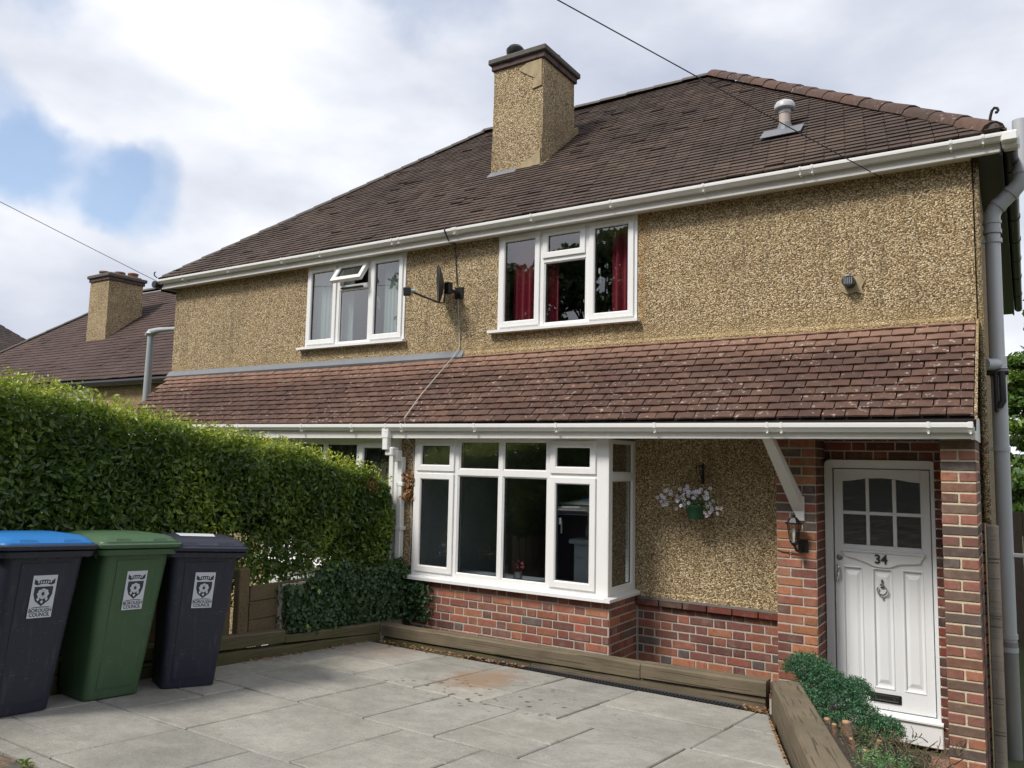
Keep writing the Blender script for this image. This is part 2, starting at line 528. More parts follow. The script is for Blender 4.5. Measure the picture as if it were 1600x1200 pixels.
# glass: clear pane, mirror-like sheen by Fresnel
def glassmat(name, tint=(.86, .89, .90), boost=4.0, wav=0.0, rough=0.0, ior=1.5):
    mt = bpy.data.materials.new(name)
    mt.use_nodes = True
    nt = mt.node_tree
    nt.nodes.clear()
    MATS[name] = mt
    fr = N(nt, 'ShaderNodeFresnel', inp={'IOR': ior})
    gl = N(nt, 'ShaderNodeBsdfGlossy', inp={'Roughness': rough, 'Color': (.97, .98, 1, 1)})
    tr = N(nt, 'ShaderNodeBsdfTransparent', inp={'Color': (*tint, 1)})
    # one reflection per pane: only the face turned to the viewer mirrors
    bf = N(nt, 'ShaderNodeNewGeometry').outputs['Backfacing']
    f = MATH(nt, 'MULTIPLY', MATH(nt, 'MULTIPLY', fr.outputs[0], boost, clamp=True), MATH(nt, 'SUBTRACT', 1.0, bf))
    mx = N(nt, 'ShaderNodeMixShader')
    LK(nt, f, mx.inputs[0])
    LK(nt, tr.outputs[0], mx.inputs[1])
    LK(nt, gl.outputs[0], mx.inputs[2])
    o = N(nt, 'ShaderNodeOutputMaterial')
    LK(nt, mx.outputs[0], o.inputs[0])
    bp = N(nt, 'ShaderNodeBump', inp={'Strength': .5 if wav else .05, 'Distance': wav or .002})
    LK(nt, noise(nt, coords(nt), 22 if wav else 1.5, 3), bp.inputs['Height'])
    LK(nt, bp.outputs[0], gl.inputs['Normal'])
    LK(nt, bp.outputs[0], fr.inputs['Normal'])


glassmat('glass')
glassmat('door_glass', (.30, .32, .34), 2.6, .006, .22)
glassmat('lantern_glass', (.75, .75, .7), 1.2)


def curtain(name, col):
    mt, nt, b = new_mat(name)
    LK(nt, MIX(nt, noise(nt, coords(nt), 120, 2), tuple(x * .85 for x in col), col), b.inputs['Base Color'])
    b.inputs['Roughness'].default_value = .95
    b.inputs['Sheen Weight'].default_value = .2


curtain('curtain_red', (.34, .012, .040))
curtain('curtain_pale', (.52, .58, .52))
curtain('blind_fabric', (.14, .11, .11))


plain('vent_pink', (.44, .36, .32), .6)
white('lower_panel', (.72, .72, .70), .5, .3)
white('pipe_dark', (.19, .20, .21), .5, .4)
plain('dish_grey', (.022, .023, .026), .5)
plain('flower_white', (.78, .74, .82), .6, 0, .05, 5, 0)
plain('flower_lilac', (.70, .66, .80), .6, 0, .08, 5, 0)
plain('flower_eye', (.13, .07, .19), .6, 0, .05, 5, 0)
plain('basket_stem', (.10, .16, .05), .6)
plain('tile_pink', (.33, .19, .155), .85, 0, .15, 25, .3)
plain('tile_grey', (.10, .095, .085), .9, 0, .25, 25, .3)
plain('stump_bark', (.19, .125, .085), .9, 0, .35, 40, .5)
white('fascia_weathered', (.20, .25, .25), .6, .8)
mt, nt, b = new_mat('brick_band')
p = coords(nt)
bt = N(nt, 'ShaderNodeTexNoise', inp={'Scale': 9.0})
LK(nt, p, bt.inputs['Vector'])
LK(nt, RAMP(nt, bt.outputs[0], [(.35, (.055, .035, .032)), (.5, (.11, .07, .065)), (.65, (.085, .06, .062))]), b.inputs['Base Color'])
b.inputs['Roughness'].default_value = .95
mt, nt, b = new_mat('patch')
p = coords(nt)
LK(nt, RAMP(nt, noise(nt, p, 12, 5), [(.3, (.30, .235, .135)), (.7, (.44, .36, .22))]), b.inputs['Base Color'])
b.inputs['Roughness'].default_value = .95
bump(nt, b, noise(nt, p, 60, 4), .6, .01)
for nm, st_ in (('bj_dark', DARKR), ('bj_brown', BROWN), ('bj_header', HEADR), ('bj_orange', ORANGE)):
    brickmat(nm, st_, 'island')

# ------------------------------------------------------------------ mesh helpers
class MB:
    def __init__(s, T=None):
        s.v, s.f, s.m, s.mats, s.T = [], [], [], [], T

    def mi(s, mat):
        if mat not in s.mats:
            s.mats.append(mat)
        return s.mats.index(mat)

    def add(s, vs, fs, mat):
        o = len(s.v)
        i = s.mi(mat)
        for q in vs:
            s.v.append(tuple(s.T @ Vector(q)) if s.T is not None else tuple(q))
        for f in fs:
            s.f.append([o + k for k in f])
            s.m.append(i)
        return s

    def box(s, x0, x1, y0, y1, z0, z1, mat, c=0.0):
        x0, x1 = min(x0, x1), max(x0, x1)
        y0, y1 = min(y0, y1), max(y0, y1)
        z0, z1 = min(z0, z1), max(z0, z1)
        c = min(c, (x1 - x0) * .45, (y1 - y0) * .45, (z1 - z0) * .45)
        if c <= 0:
            vs = [(x, y, z) for x in (x0, x1) for y in (y0, y1) for z in (z0, z1)]
            return s.add(vs, [(0, 1, 3, 2), (4, 6, 7, 5), (0, 4, 5, 1), (2, 3, 7, 6), (0, 2, 6, 4), (1, 5, 7, 3)], mat)
        lo, hi = (x0, y0, z0), (x1, y1, z1)
        idx, vs = {}, []
        for sx in (0, 1):
            for sy in (0, 1):
                for sz in (0, 1):
                    for a in range(3):
                        q = []
                        for k, sg in enumerate((sx, sy, sz)):
                            e = hi[k] if sg else lo[k]
                            if k != a:
                                e += -c if sg else c
                            q.append(e)
                        idx[(sx, sy, sz, a)] = len(vs)
                        vs.append(tuple(q))
        fs = []
        for a in range(3):
            b_, c_ = (a + 1) % 3, (a + 2) % 3
            for sg in (0, 1):
                q = []
                for (u, w_) in ((0, 0), (1, 0), (1, 1), (0, 1)):
                    k = [0, 0, 0]
                    k[a], k[b_], k[c_] = sg, u, w_
                    q.append(idx[(*k, a)])
                fs.append(q if sg else q[::-1])
            for u in (0, 1):
                for w_ in (0, 1):
                    k0, k1 = [0, 0, 0], [0, 0, 0]
                    k0[a], k1[a] = 0, 1
                    k0[b_] = k1[b_] = u
                    k0[c_] = k1[c_] = w_
                    fs.append([idx[(*k0, b_)], idx[(*k1, b_)], idx[(*k1, c_)], idx[(*k0, c_)]])
        for sx in (0, 1):
            for sy in (0, 1):
                for sz in (0, 1):
                    fs.append([idx[(sx, sy, sz, a)] for a in range(3)])
        return s.add(vs, fs, mat)

    def prism(s, pts, axis, a0, a1, mat):
        """closed outline pts in the two other axes, swept along axis from a0 to a1"""
        n = len(pts)
        vs = []
        for a in (a0, a1):
            for (u, v) in pts:
                q = {0: (a, u, v), 1: (u, a, v), 2: (u, v, a)}[axis]
                vs.append(q)
        fs = [[i, (i + 1) % n, n + (i + 1) % n, n + i] for i in range(n)]
        fs += [list(range(n))[::-1], list(range(n, 2 * n))]
        return s.add(vs, fs, mat)

    def tube(s, path, r, mat, n=10, cap=True):
        P = [Vector(q) for q in path]
        rs = r if isinstance(r, (list, tuple)) else [r] * len(P)
        vs, fs = [], []
        up = None
        for i, q in enumerate(P):
            t = (P[min(i + 1, len(P) - 1)] - P[max(i - 1, 0)]).normalized()
            if up is None:
                up = t.orthogonal().normalized()
            up = (up - t * up.dot(t))
            up = up.normalized() if up.length > 1e-6 else t.orthogonal().normalized()
            sd = t.cross(up)
            for k in range(n):
                a = 2 * math.pi * k / n
                vs.append(tuple(q + (up * math.cos(a) + sd * math.sin(a)) * rs[i]))
        for i in range(len(P) - 1):
            for k in range(n):
                k2 = (k + 1) % n
                fs.append([i * n + k, i * n + k2, (i + 1) * n + k2, (i + 1) * n + k])
        if cap:
            fs.append(list(range(n))[::-1])
            fs.append([(len(P) - 1) * n + k for k in range(n)])
        return s.add(vs, fs, mat)

    def lathe(s, c, prof, mat, n=16, cap=True):
        vs, fs = [], []
        for (r, z) in prof:
            for k in range(n):
                a = 2 * math.pi * k / n
                vs.append((c[0] + r * math.cos(a), c[1] + r * math.sin(a), c[2] + z))
        for i in range(len(prof) - 1):
            for k in range(n):
                k2 = (k + 1) % n
                fs.append([i * n + k, i * n + k2, (i + 1) * n + k2, (i + 1) * n + k])
        if cap:
            fs.append(list(range(n))[::-1])
            fs.append([(len(prof) - 1) * n + k for k in range(n)])
        return s.add(vs, fs, mat)

    def loft(s, rings, mat, cap=True):
        n = len(rings[0])
        vs = [q for r in rings for q in r]
        fs = []
        for i in range(len(rings) - 1):
            for k in range(n):
                k2 = (k + 1) % n
                fs.append([i * n + k, i * n + k2, (i + 1) * n + k2, (i + 1) * n + k])
        if cap:
            fs.append(list(range(n))[::-1])
            fs.append([(len(rings) - 1) * n + k for k in range(n)])
        return s.add(vs, fs, mat)

    def mesh(s, name, center=True, smooth=False, fixn=True):
        me = bpy.data.meshes.new(name)
        V = np.array(s.v, float)
        c = Vector((0, 0, 0))
        if center and len(V):
            c = Vector(((V.min(0) + V.max(0)) / 2).tolist())
            V = V - np.array(c)
        me.from_pydata([tuple(q) for q in V], [], s.f)
        for mname in s.mats:
            me.materials.append(MATS[mname])
        me.polygons.foreach_set('material_index', s.m)
        if fixn:
            bm = bmesh.new()
            bm.from_mesh(me)
            bmesh.ops.recalc_face_normals(bm, faces=bm.faces)
            bm.to_mesh(me)
            bm.free()
        if smooth:
            me.shade_smooth()
            me.set_sharp_from_angle(angle=math.radians(38))
        me.update()
        return me, c

    def build(s, name, parent=None, smooth=False, fixn=True, **kw):
        me, c = s.mesh(name, True, smooth, fixn)
        return link(name, me, c, parent, **kw)


WL = {}          # world location of every parented object (parents carry no rotation unless noted)


def link(name, me, loc, parent=None, **kw):
    o = bpy.data.objects.new(name, me)
    COL.objects.link(o)
    WL[o.name] = Vector(loc)
    if parent is not None:
        o.parent = parent
        o.location = Vector(loc) - WL[parent.name]
    else:
        o.location = loc
    for k, v in kw.items():
        o[k] = v
    return o


def thing(name, loc, label, category, group=None):
    o = link(name, None, Vector(loc))
    o.empty_display_size = .1
    o['label'] = label
    o['category'] = category
    if group:
        o['group'] = group
    return o


def rotT(loc, rz=0.0, rx=0.0, ry=0.0):
    return Matrix.Translation(Vector(loc)) @ Matrix.Rotation(rz, 4, 'Z') @ Matrix.Rotation(ry, 4, 'Y') @ Matrix.Rotation(rx, 4, 'X')


# ------------------------------------------------------------------ ground
def gz(x, y):
    """height of the natural ground round the house"""
    t = min(1, max(0, (y + 4.95) / 3.9))
    z = .44 + (-.28 - .44) * t
    if x > -1.0 and y > -4.5:
        k = min(1, (x + 1.0) / .4)
        z = z * (1 - k) + k * (.44 - .64 * min(1, max(0, (y + 4.6) / 2.9)))
    if y < -4.95:
        z = .435 + .01 * min(30, -4.95 - y)
    if x < -5.2:
        z -= .105 * min(26, -5.2 - x) * (1 if y > -5 else max(.5, 1 - (-5 - y) * .05))
    if y > 9:
        z -= .0 + .02 * min(40, y - 9)
    return z


xs = sorted(set([-600, -250, -120, -60, -40] + [round(-32 + i * 1.0, 3) for i in range(25)] + [round(-7 + i * .25, 3) for i in range(34)] + [2, 3, 5, 8, 14, 30, 60, 150, 600]))
ys = sorted(set([-600, -200, -80, -40, -25, -16, -12, -9] + [round(-7 + i * .25, 3) for i in range(36)] + [3, 5, 9, 14, 25, 50, 100, 250, 600]))
g = MB()
vs = [(x, y, gz(x, y)) for y in ys for x in xs]
nx = len(xs)
fs = [[j * nx + i, j * nx + i + 1, (j + 1) * nx + i + 1, (j + 1) * nx + i] for j in range(len(ys) - 1) for i in range(nx - 1)]
g.add(vs, fs, 'ground_earth')
g.build('ground', None, kind='structure')

# pavement in front of the drive (camera stands here), kerb, road
g = MB()
PX = [-40 + i * 2 for i in range(41)]
vs, fs = [], []
for i, x in enumerate(PX):
    for y in (-8.2, -4.83):
        vs.append((x, y, gz(x, y) + .012))
for i in range(len(PX) - 1):
    fs.append([2 * i, 2 * i + 2, 2 * i + 3, 2 * i + 1])
g.add(vs, fs, 'mossy_tarmac')
g.build('pavement', None, kind='structure')
g = MB()
vs, fs = [], []
for i, x in enumerate(PX):
    for y in (-14.5, -8.32):
        vs.append((x, y, gz(x, -8.3) - .09))
for i in range(len(PX) - 1):
    fs.append([2 * i, 2 * i + 2, 2 * i + 3, 2 * i + 1])
g.add(vs, fs, 'road_tarmac')
rd = g.build('road', None, kind='structure')
rd.location.z += .14
g = MB()
for i in range(40):
    x = -38 + i * 1.9
    g.box(x, x + 1.88, -8.32, -8.2, gz(x, -8.3) - .1, gz(x, -8.3) + .05, 'concrete_dark', .01)
g.build('road_kerb', None, kind='structure')

# ------------------------------------------------------------------ driveway paving: every slab its own piece
SL = .055
def pz(y):
    return .24 + SL * (-1.09 - y)


drive = link('driveway', None, Vector((-3.1, -3.0, pz(-3.0))))
drive['kind'] = 'structure'
g = MB()
g.add([(-5.02, -4.80, pz(-4.80) - .035), (-.3, -4.80, pz(-4.80) - .035), (-1.28, -1.06, pz(-1.06) - .035), (-5.02, -1.06, pz(-1.06) - .035),
       (-5.02, -4.80, pz(-4.80) - .16), (-.3, -4.80, pz(-4.80) - .16), (-1.28, -1.06, pz(-1.06) - .5), (-5.02, -1.06, pz(-1.06) - .5)],
      [(0, 1, 2, 3), (4, 7, 6, 5), (0, 4, 5, 1), (1, 5, 6, 2), (2, 6, 7, 3), (3, 7, 4, 0)], 'soil')
g.build('bedding', drive)


def clip_poly(poly, a, b_, c_):
    """keep a*x+b*y<=c"""
    out = []
    for i in range(len(poly)):
        p, q = poly[i], poly[(i + 1) % len(poly)]
        dp, dq = a * p[0] + b_ * p[1] - c_, a * q[0] + b_ * q[1] - c_
        if dp <= 0:
            out.append(p)
        if (dp < 0 < dq) or (dq < 0 < dp):
            t = dp / (dp - dq)
            out.append((p[0] + (q[0] - p[0]) * t, p[1] + (q[1] - p[1]) * t))
    return out


def slab(poly, parent, mat='paving_stone', th=.035, dz=0.0):
    cx = sum(q[0] for q in poly) / len(poly)
    cy = sum(q[1] for q in poly) / len(poly)
    j = RND.uniform(-.002, .003) + dz
    tx, ty = RND.uniform(-.003, .003), RND.uniform(-.003, .003)
    top, rim, bot = [], [], []
    for (x, y) in poly:
        z = pz(y) + j + tx * (x - cx) + ty * (y - cy)
        d = math.hypot(cx - x, cy - y) or 1
        top.append((x + (cx - x) / d * .009, y + (cy - y) / d * .009, z))
        rim.append((x, y, z - .006))
        bot.append((x, y, z - th))
    n = len(poly)
    s = MB()
    s.add(bot + rim + top, [[i, (i + 1) % n, n + (i + 1) % n, n + i] for i in range(n)] +
          [[n + i, n + (i + 1) % n, 2 * n + (i + 1) % n, 2 * n + i] for i in range(n)] + [list(range(2 * n, 3 * n)), list(range(n))[::-1]], mat)
    return s.build('paving_slab', parent)


A = math.radians(3.2)
def rt(x, y):
    ox, oy = -3.1, -1.2
    return (ox + (x - ox) * math.cos(A) + (y - oy) * math.sin(A), oy - (x - ox) * math.sin(A) * .12 + (y - oy) * math.cos(A))


bands = [(-1.20, -2.36, [(-5.2, -4.66), (-4.66, -4.06), (-4.06, -3.46), (-3.46, -2.86), (-2.86, -2.26), (-2.26, -1.36), (-1.36, -.6)]),
         (-2.36, -3.20, [(-5.4, -4.55), (-4.55, -3.70), (-3.70, -3.12), (-3.12, -2.56), (-2.56, -1.98), (-1.98, -1.38), (-1.38, -.4)]),
         (-3.20, -4.05, [(-5.4, -4.80), (-4.80, -4.22), (-4.22, -3.64), (-3.64, -2.78), (-2.78, -2.20), (-2.20, -1.34), (-1.34, -.2)]),
         (-4.05, -4.90, [(-5.4, -4.52), (-4.52, -3.66), (-3.66, -3.06), (-3.06, -2.20), (-2.20, -1.60), (-1.60, -.74), (-.74, .4)])]
for bi, (y1, y0, cols) in enumerate(bands):
    for ci, (x0, x1) in enumerate(cols):
        cuts = [y1, y0]
        if bi == 0:
            cuts = [y1, {0: -1.74, 1: -1.9, 2: -1.55, 3: -1.98, 4: -1.62, 5: -1.82, 6: -1.7}[ci], y0]
        elif ci % 3 == 1:
            cuts = [y1, y1 + (y0 - y1) * (.38 if bi == 2 else .6), y0]
        for k in range(len(cuts) - 1):
            gp = .006
            q = [(x0 + gp, cuts[k + 1] + gp), (x1 - gp, cuts[k + 1] + gp), (x1 - gp, cuts[k] - gp), (x0 + gp, cuts[k] - gp)]
            q = [rt(*u) for u in q]
            q = clip_poly(q, -1, 0, 5.0)
            q = clip_poly(q, 0, -1, 4.76)
            q = clip_poly(q, 0, 1, -1.235)
            q = clip_poly(q, 1.0, .375, -1.74)
            if len(q) >= 3:
                area = abs(sum(q[i][0] * q[(i + 1) % len(q)][1] - q[(i + 1) % len(q)][0] * q[i][1] for i in range(len(q)))) / 2
                if area > .004:
                    slab(q, drive)
# edging stones at the street side
x = -5.0
while x < -.6:
    slab([(x, -4.865), (x + .894, -4.865), (x + .894, -4.775), (x, -4.775)], drive, 'paving_stone', .12, -.004)
    x += .9
# drain channel along the sleepers
dr = MB()
z = pz(-1.17)
dr.box(-3.95, -1.34, -1.232, -1.222, z - .05, z - .001, 'steel_rail')
dr.box(-3.95, -1.34, -1.106, -1.098, z - .05, z + .001, 'steel_rail')
dr.box(-3.95, -1.34, -1.222, -1.106, z - .06, z - .035, 'black_gasket')
x = -3.93
while x < -1.36:
    dr.box(x, x + .012, -1.222, -1.106, z - .02, z - .004, 'black_plastic')
    x += .028
dr.box(-3.95, -1.34, -1.170, -1.158, z - .02, z - .002, 'black_plastic')
dr.build('drain_channel', drive)

# ------------------------------------------------------------------ timber sleepers
def sleeper(name, a, b_, width, z0a, z1a, z0b, z1b, mat, label, cat='timber edging', group='timber sleepers edging the drive', side=1):
    """a->b is the front edge on plan; the beam lies to the left (side=1) or right (-1) of it"""
    a, b_ = Vector((*a, 0)), Vector((*b_, 0))
    d = (b_ - a)
    L = d.length
    d.normalize()
    n = Vector((-d.y, d.x, 0)) * side
    seg = max(2, int(L / .22))
    rings = []
    rr = random.Random(hash(label) % 1000 if False else len(label) * 7 + int(L * 100))
    for i in range(seg + 1):
        t = i / seg
        z0 = z0a + (z0b - z0a) * t
        z1 = z1a + (z1b - z1a) * t + rr.uniform(-.003, .003)
        q = a + d * (L * t)
        c = .010 + rr.uniform(0, .006)
        w0 = rr.uniform(-.003, .003)
        pts = [(w0, z0), (w0, z1 - c), (c + w0, z1), (width - c, z1), (width, z1 - c), (width, z0)]
        rings.append([tuple(q + n * u + Vector((0, 0, zz))) for u, zz in pts])
    mid = (a + b_) / 2 + Vector((0, 0, (z0a + z1a) / 2))
    s = MB()
    s.loft(rings, mat)
    # store the mesh in a frame whose X runs along the grain
    ang = math.atan2(d.y, d.x)
    Rm = Matrix.Rotation(-ang, 4, 'Z')
    s.v = [tuple(Rm @ (Vector(v) - mid)) for v in s.v]
    me, _ = s.mesh(name, center=False)
    o = link(name, me, mid)
    o.rotation_euler = (0, 0, ang)
    o['label'] = label
    o['category'] = cat
    o['group'] = group
    return o


sleeper('timber_sleeper', (-4.95, -1.080), (-3.30, -1.080), .11, .12, .270, .12, .283, 'sleeper_mossy', 'dark lower sleeper bedded below the bay window left half, under a longer beam')
sleeper('timber_sleeper', (-3.296, -1.080), (-1.345, -1.080), .11, .12, .283, .12, .318, 'sleeper_wood', 'dark lower sleeper beside the drain, under the brown beams right of the bay')
sleeper('timber_sleeper', (-4.96, -1.096), (-2.302, -1.096), .125, .280, .382, .300, .412, 'sleeper_wood', 'long upper brown sleeper in front of the bay window brickwork')
sleeper('timber_sleeper', (-2.294, -1.100), (-1.335, -1.098), .125, .310, .414, .327, .428, 'sleeper_wood', 'short upper brown sleeper between the long one and the planter corner')
sleeper('timber_sleeper', (-4.97, -1.09), (-5.138, -4.75), .12, .12, .300, .39, .545, 'sleeper_mossy', 'dark lower mossy sleeper along the foot of the fence', side=-1)
sleeper('timber_sleeper', (-4.972, -1.085), (-5.022, -2.22), .12, .302, .398, .398, .455, 'sleeper_mossy', 'green mossy upper sleeper under the ivy', side=-1)
sleeper('timber_sleeper', (-5.024, -2.224), (-5.14, -4.75), .12, .405, .505, .548, .645, 'sleeper_mossy', 'thicker raised mossy sleeper behind the charcoal bin', side=-1)
sleeper('timber_sleeper', (-1.325, -1.0), (.18, -5.05), .20, .0, .430, .10, .595, 'sleeper_wood', 'wide grey brown sleeper dividing the drive from the front door planter')
# ------------------------------------------------------------------ THE HOUSE
XL = -10.12
house = thing('semi_detached_house', (-5.06, 3.3, -.3), 'pebbledashed pair of houses with brown tiled roof, white bay window and white front door', 'house')


def wall_grid(s, T, xr, zr, holes, depth, mat, mat_reveal='upvc'):
    """wall face in local x/z at y=0 facing -y, holes [(x0,x1,z0,z1)], reveals go to y=depth"""
    X = sorted(set([xr[0], xr[1]] + [h[0] for h in holes] + [h[1] for h in holes]))
    Z = sorted(set([zr[0], zr[1]] + [h[2] for h in holes] + [h[3] for h in holes]))
    old = s.T
    s.T = T
    for i in range(len(X) - 1):
        for j in range(len(Z) - 1):
            cx, cz = (X[i] + X[i + 1]) / 2, (Z[j] + Z[j + 1]) / 2
            if any(h[0] < cx < h[1] and h[2] < cz < h[3] for h in holes):
                continue
            s.add([(X[i], 0, Z[j]), (X[i + 1], 0, Z[j]), (X[i + 1], 0, Z[j + 1]), (X[i], 0, Z[j + 1])], [(0, 1, 2, 3)], mat)
            s.add([(X[i], depth, Z[j]), (X[i + 1], depth, Z[j]), (X[i + 1], depth, Z[j + 1]), (X[i], depth, Z[j + 1])], [(3, 2, 1, 0)], 'interior')
    for (a, b_, c_, d) in holes:
        for q in ([(a, 0, c_), (a, depth, c_), (a, depth, d), (a, 0, d)], [(b_, 0, d), (b_, depth, d), (b_, depth, c_), (b_, 0, c_)],
                  [(a, 0, d), (a, depth, d), (b_, depth, d), (b_, 0, d)], [(b_, 0, c_), (b_, depth, c_), (a, depth, c_), (a, 0, c_)]):
            s.add(q, [(0, 1, 2, 3)], mat_reveal)
    s.T = old


WR = (-4.432, -2.820, 3.338, 4.375)
WLw = (-7.364, -5.736, 3.328, 4.370)
I4 = Matrix.Identity(4)
s = MB()
wall_grid(s, I4, (XL, 0), (2.95, 4.392), [WR, WLw], .22, 'pebbledash', 'pebbledash')
s.build('upper_wall', house, fixn=False)
s = MB()   # right flank, left flank, back
s.T = None
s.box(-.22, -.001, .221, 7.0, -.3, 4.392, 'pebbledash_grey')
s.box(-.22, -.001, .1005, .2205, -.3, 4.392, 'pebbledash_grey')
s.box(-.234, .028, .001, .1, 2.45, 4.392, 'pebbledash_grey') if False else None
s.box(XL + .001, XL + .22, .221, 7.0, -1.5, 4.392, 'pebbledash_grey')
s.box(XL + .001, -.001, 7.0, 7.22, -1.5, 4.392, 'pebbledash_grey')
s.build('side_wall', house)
s = MB()  # pebbledash quoin strip on the flank, standing proud of the front corner
s.box(.001, .045, .02, .17, 1.57, 4.388, 'pebbledash_grey', .012)
s.box(.001, .030, .18, 6.9, 1.57, 4.386, 'pebbledash_grey', .008)
s.box(.001, .030, .345, 6.9, -.2, 1.568, 'pebbledash_grey', .008)
s.box(-.0008, .009, .001, .344, -.3, 1.566, 'mortar_pale')
s.build('corner_render', house)
# inside: floors, party wall, back partitions
s = MB()
s.box(XL + .23, -.23, .225, 6.99, 2.38, 2.5, 'interior_floor')
s.box(XL + .23, -.23, .225, 6.99, 4.40, 4.45, 'interior')
s.box(XL + .23, -.23, .3, 6.99, -.2, -.1, 'interior_floor')
s.box(-5.12, -4.97, .225, 6.98, -.1, 2.378, 'interior')
s.box(-5.12, -4.97, .225, 6.98, 2.502, 4.398, 'interior')
s.box(-4.96, -.24, 3.6, 3.7, -.1, 2.378, 'interior')
s.box(-4.96, -.24, 3.6, 3.7, 2.502, 4.398, 'interior')
s.box(XL + .24, -5.13, 3.6, 3.7, -.1, 2.378, 'interior')
s.box(XL + .24, -5.13, 3.6, 3.7, 2.502, 4.398, 'interior')
s.box(-1.9, -1.8, .225, 3.598, -.1, 2.378, 'interior')
s.build('interior_partition', house)

# lower front wall: pebbledash panel between bay and brick pillar
s = MB()
s.box(-2.86, -1.478, 0.0, .12, .742, 2.6, 'pebbledash', .004)
s.build('lower_wall', house)
s = MB()
s.box(-2.86, -1.478, -.012, .02, .728, .79, 'pebbledash', .01)
s.build('render_bell', house)
s = MB()
s.box(-5.26, -5.03, -.545, .0, .735, 2.186, 'pebbledash', .01)
s.build('lower_wall', house)
s = MB()
s.box(-7.46, -7.30, -.30, .1, -1.2, 2.186, 'pebbledash', .01)
s.box(XL + .001, -7.455, 0.0, .2, -1.3, 2.95, 'pebbledash', 0)
s.box(-7.30, -5.26, .12, .22, 2.12, 2.95, 'interior')
s.box(-5.26, -1.17, .125, .222, 2.19, 2.948, 'interior')
s.build('neighbour_lower_wall', house)

# ---- brickwork
brick_meshes = {}


def brick_mesh(L, Dp, H, var, mat):
    k = (round(L, 3), round(Dp, 3), round(H, 3), var, mat)
    if k not in brick_meshes:
        rr = random.Random(var * 31 + int(L * 1000))
        s = MB()
        s.box(-L / 2, L / 2, -Dp / 2, Dp / 2, -H / 2, H / 2, mat, .004)
        s.v = [(x + rr.uniform(-.0018, .0018), y + rr.uniform(-.0012, .0012), z + rr.uniform(-.0018, .0018)) for x, y, z in s.v]
        brick_meshes[k] = s.mesh('brick', center=False)[0]
    return brick_meshes[k]


BR = []


def put_brick(parent, c, L, Dp, H, rz, mat):
    BR.append((parent, c, L, Dp, H, rz, mat))


CH, BH = .075, .0625


def course_wall(parent, origin, rz, length, z0, n, mat, pattern, first=0, Dp=.05, ph=0.0, skip=None):
    """bricks on a face; local +x runs along the wall, face looks to local -y"""
    ca, sa = math.cos(rz), math.sin(rz)
    for j in range(n):
        zc = z0 + (j + .5) * CH
        seq = pattern(j)
        x = -seq[0]
        i = 0
        seq = seq[1]
        while x < length - .015:
            L = seq[i % len(seq)]
            a, b_ = max(x, 0), min(x + L, length)
            if b_ - a > .03 and not (skip and skip(a, b_, zc)):
                cx = (a + b_) / 2
                lx, ly = cx, Dp / 2 + RND.uniform(-.002, .002)
                wx = origin[0] + lx * ca - ly * sa
                wy = origin[1] + lx * sa + ly * ca
                mm = mat(j, i, b_ - a) if callable(mat) else mat
                put_brick(parent, (wx, wy, zc), round((b_ - a) - .011, 3), Dp, BH, rz, mm)
            x += L
            i += 1


ST, HD = .222, .109


def flemish(j):
    if j % 2 == 0:
        return (0.0, [ST, HD])
    return (.166, [ST, HD])


# bay plinth
s = MB()
s.box(-5.02, -2.814, -.5845, .3, -.3, .76, 'mortar_grey')
s.build('bay_plinth', house)
bay_plinth = bpy.data.objects['bay_plinth']
course_wall(bay_plinth, (-5.03, -.590), 0, 2.222, .012, 10, 'brick_red', flemish, Dp=.04, skip=lambda a, b_, z: z < .20 and a < 2.0)
course_wall(bay_plinth, (-2.808, -.588), math.pi / 2, .585, .012, 10, 'brick_red', lambda j: flemish(j + 1), Dp=.04)
# low wall under the pebbledash, right of the bay
s = MB()
s.box(-2.815, -1.484, .0055, .2, -.3, .735, 'mortar_grey')
s.build('lower_brick_wall', house)
lbw = bpy.data.objects['lower_brick_wall']
course_wall(lbw, (-2.80, .0), 0, 1.32, .012, 9, 'brick_red', flemish, Dp=.04)
x = -2.80
i = 0
while x < -1.49:        # projecting course of dark headers and the mortar weathering on it
    put_brick(lbw, (x + .11, .0, .70), .216, .09, .055, 0, 'brick_dark')
    x += .224
s = MB()
s.prism([(-.048, .728), (.02, .728), (.02, .750), (-.014, .744)], 0, -2.80, -1.49, 'concrete_dark')
s.build('mortar_weathering', lbw)

# pillar beside the door (its front stands proud, its return leads to the door frame)
s = MB()
s.box(-1.482, -1.168, -.1815, .16, -.4, 2.30, 'mortar_grey')
s.build('brick_pillar', house)
pil = bpy.data.objects['brick_pillar']
course_wall(pil, (-1.487, -.187), 0, .322, -.225 + .012, 32, 'brick_orange', lambda j: (0, [ST - .012, HD + .004]) if j % 2 == 0 else (0, [HD + .004, ST - .012]), Dp=.04)
course_wall(pil, (-1.163, -.186), math.pi / 2, .34, -.225 + .012, 32, 'brick_dark', lambda j: (0, [HD, ST]) if j % 2 == 0 else (0, [ST, HD]), Dp=.035)
# wall round the door
DY = .12
DX0, DX1 = -1.165, -.345
s = MB()
s.box(-1.17, -.234, DY + .014, .34, 2.03, 2.6, 'mortar_grey')
s.box(-.338, -.2345, DY - .014, .34, -.4, 2.03, 'mortar_grey')
s.build('door_wall', house)
dw = bpy.data.objects['door_wall']
course_wall(dw, (-1.165, DY + .008), 0, .93, 1.95, 4, 'brick_dark', flemish, Dp=.03, skip=lambda a, b_, z: z < 2.03 and b_ < .86)
course_wall(dw, (-.342, DY - .02), 0, .10, -.225, 30, 'brick_dark', lambda j: (0, [HD]), Dp=.06)
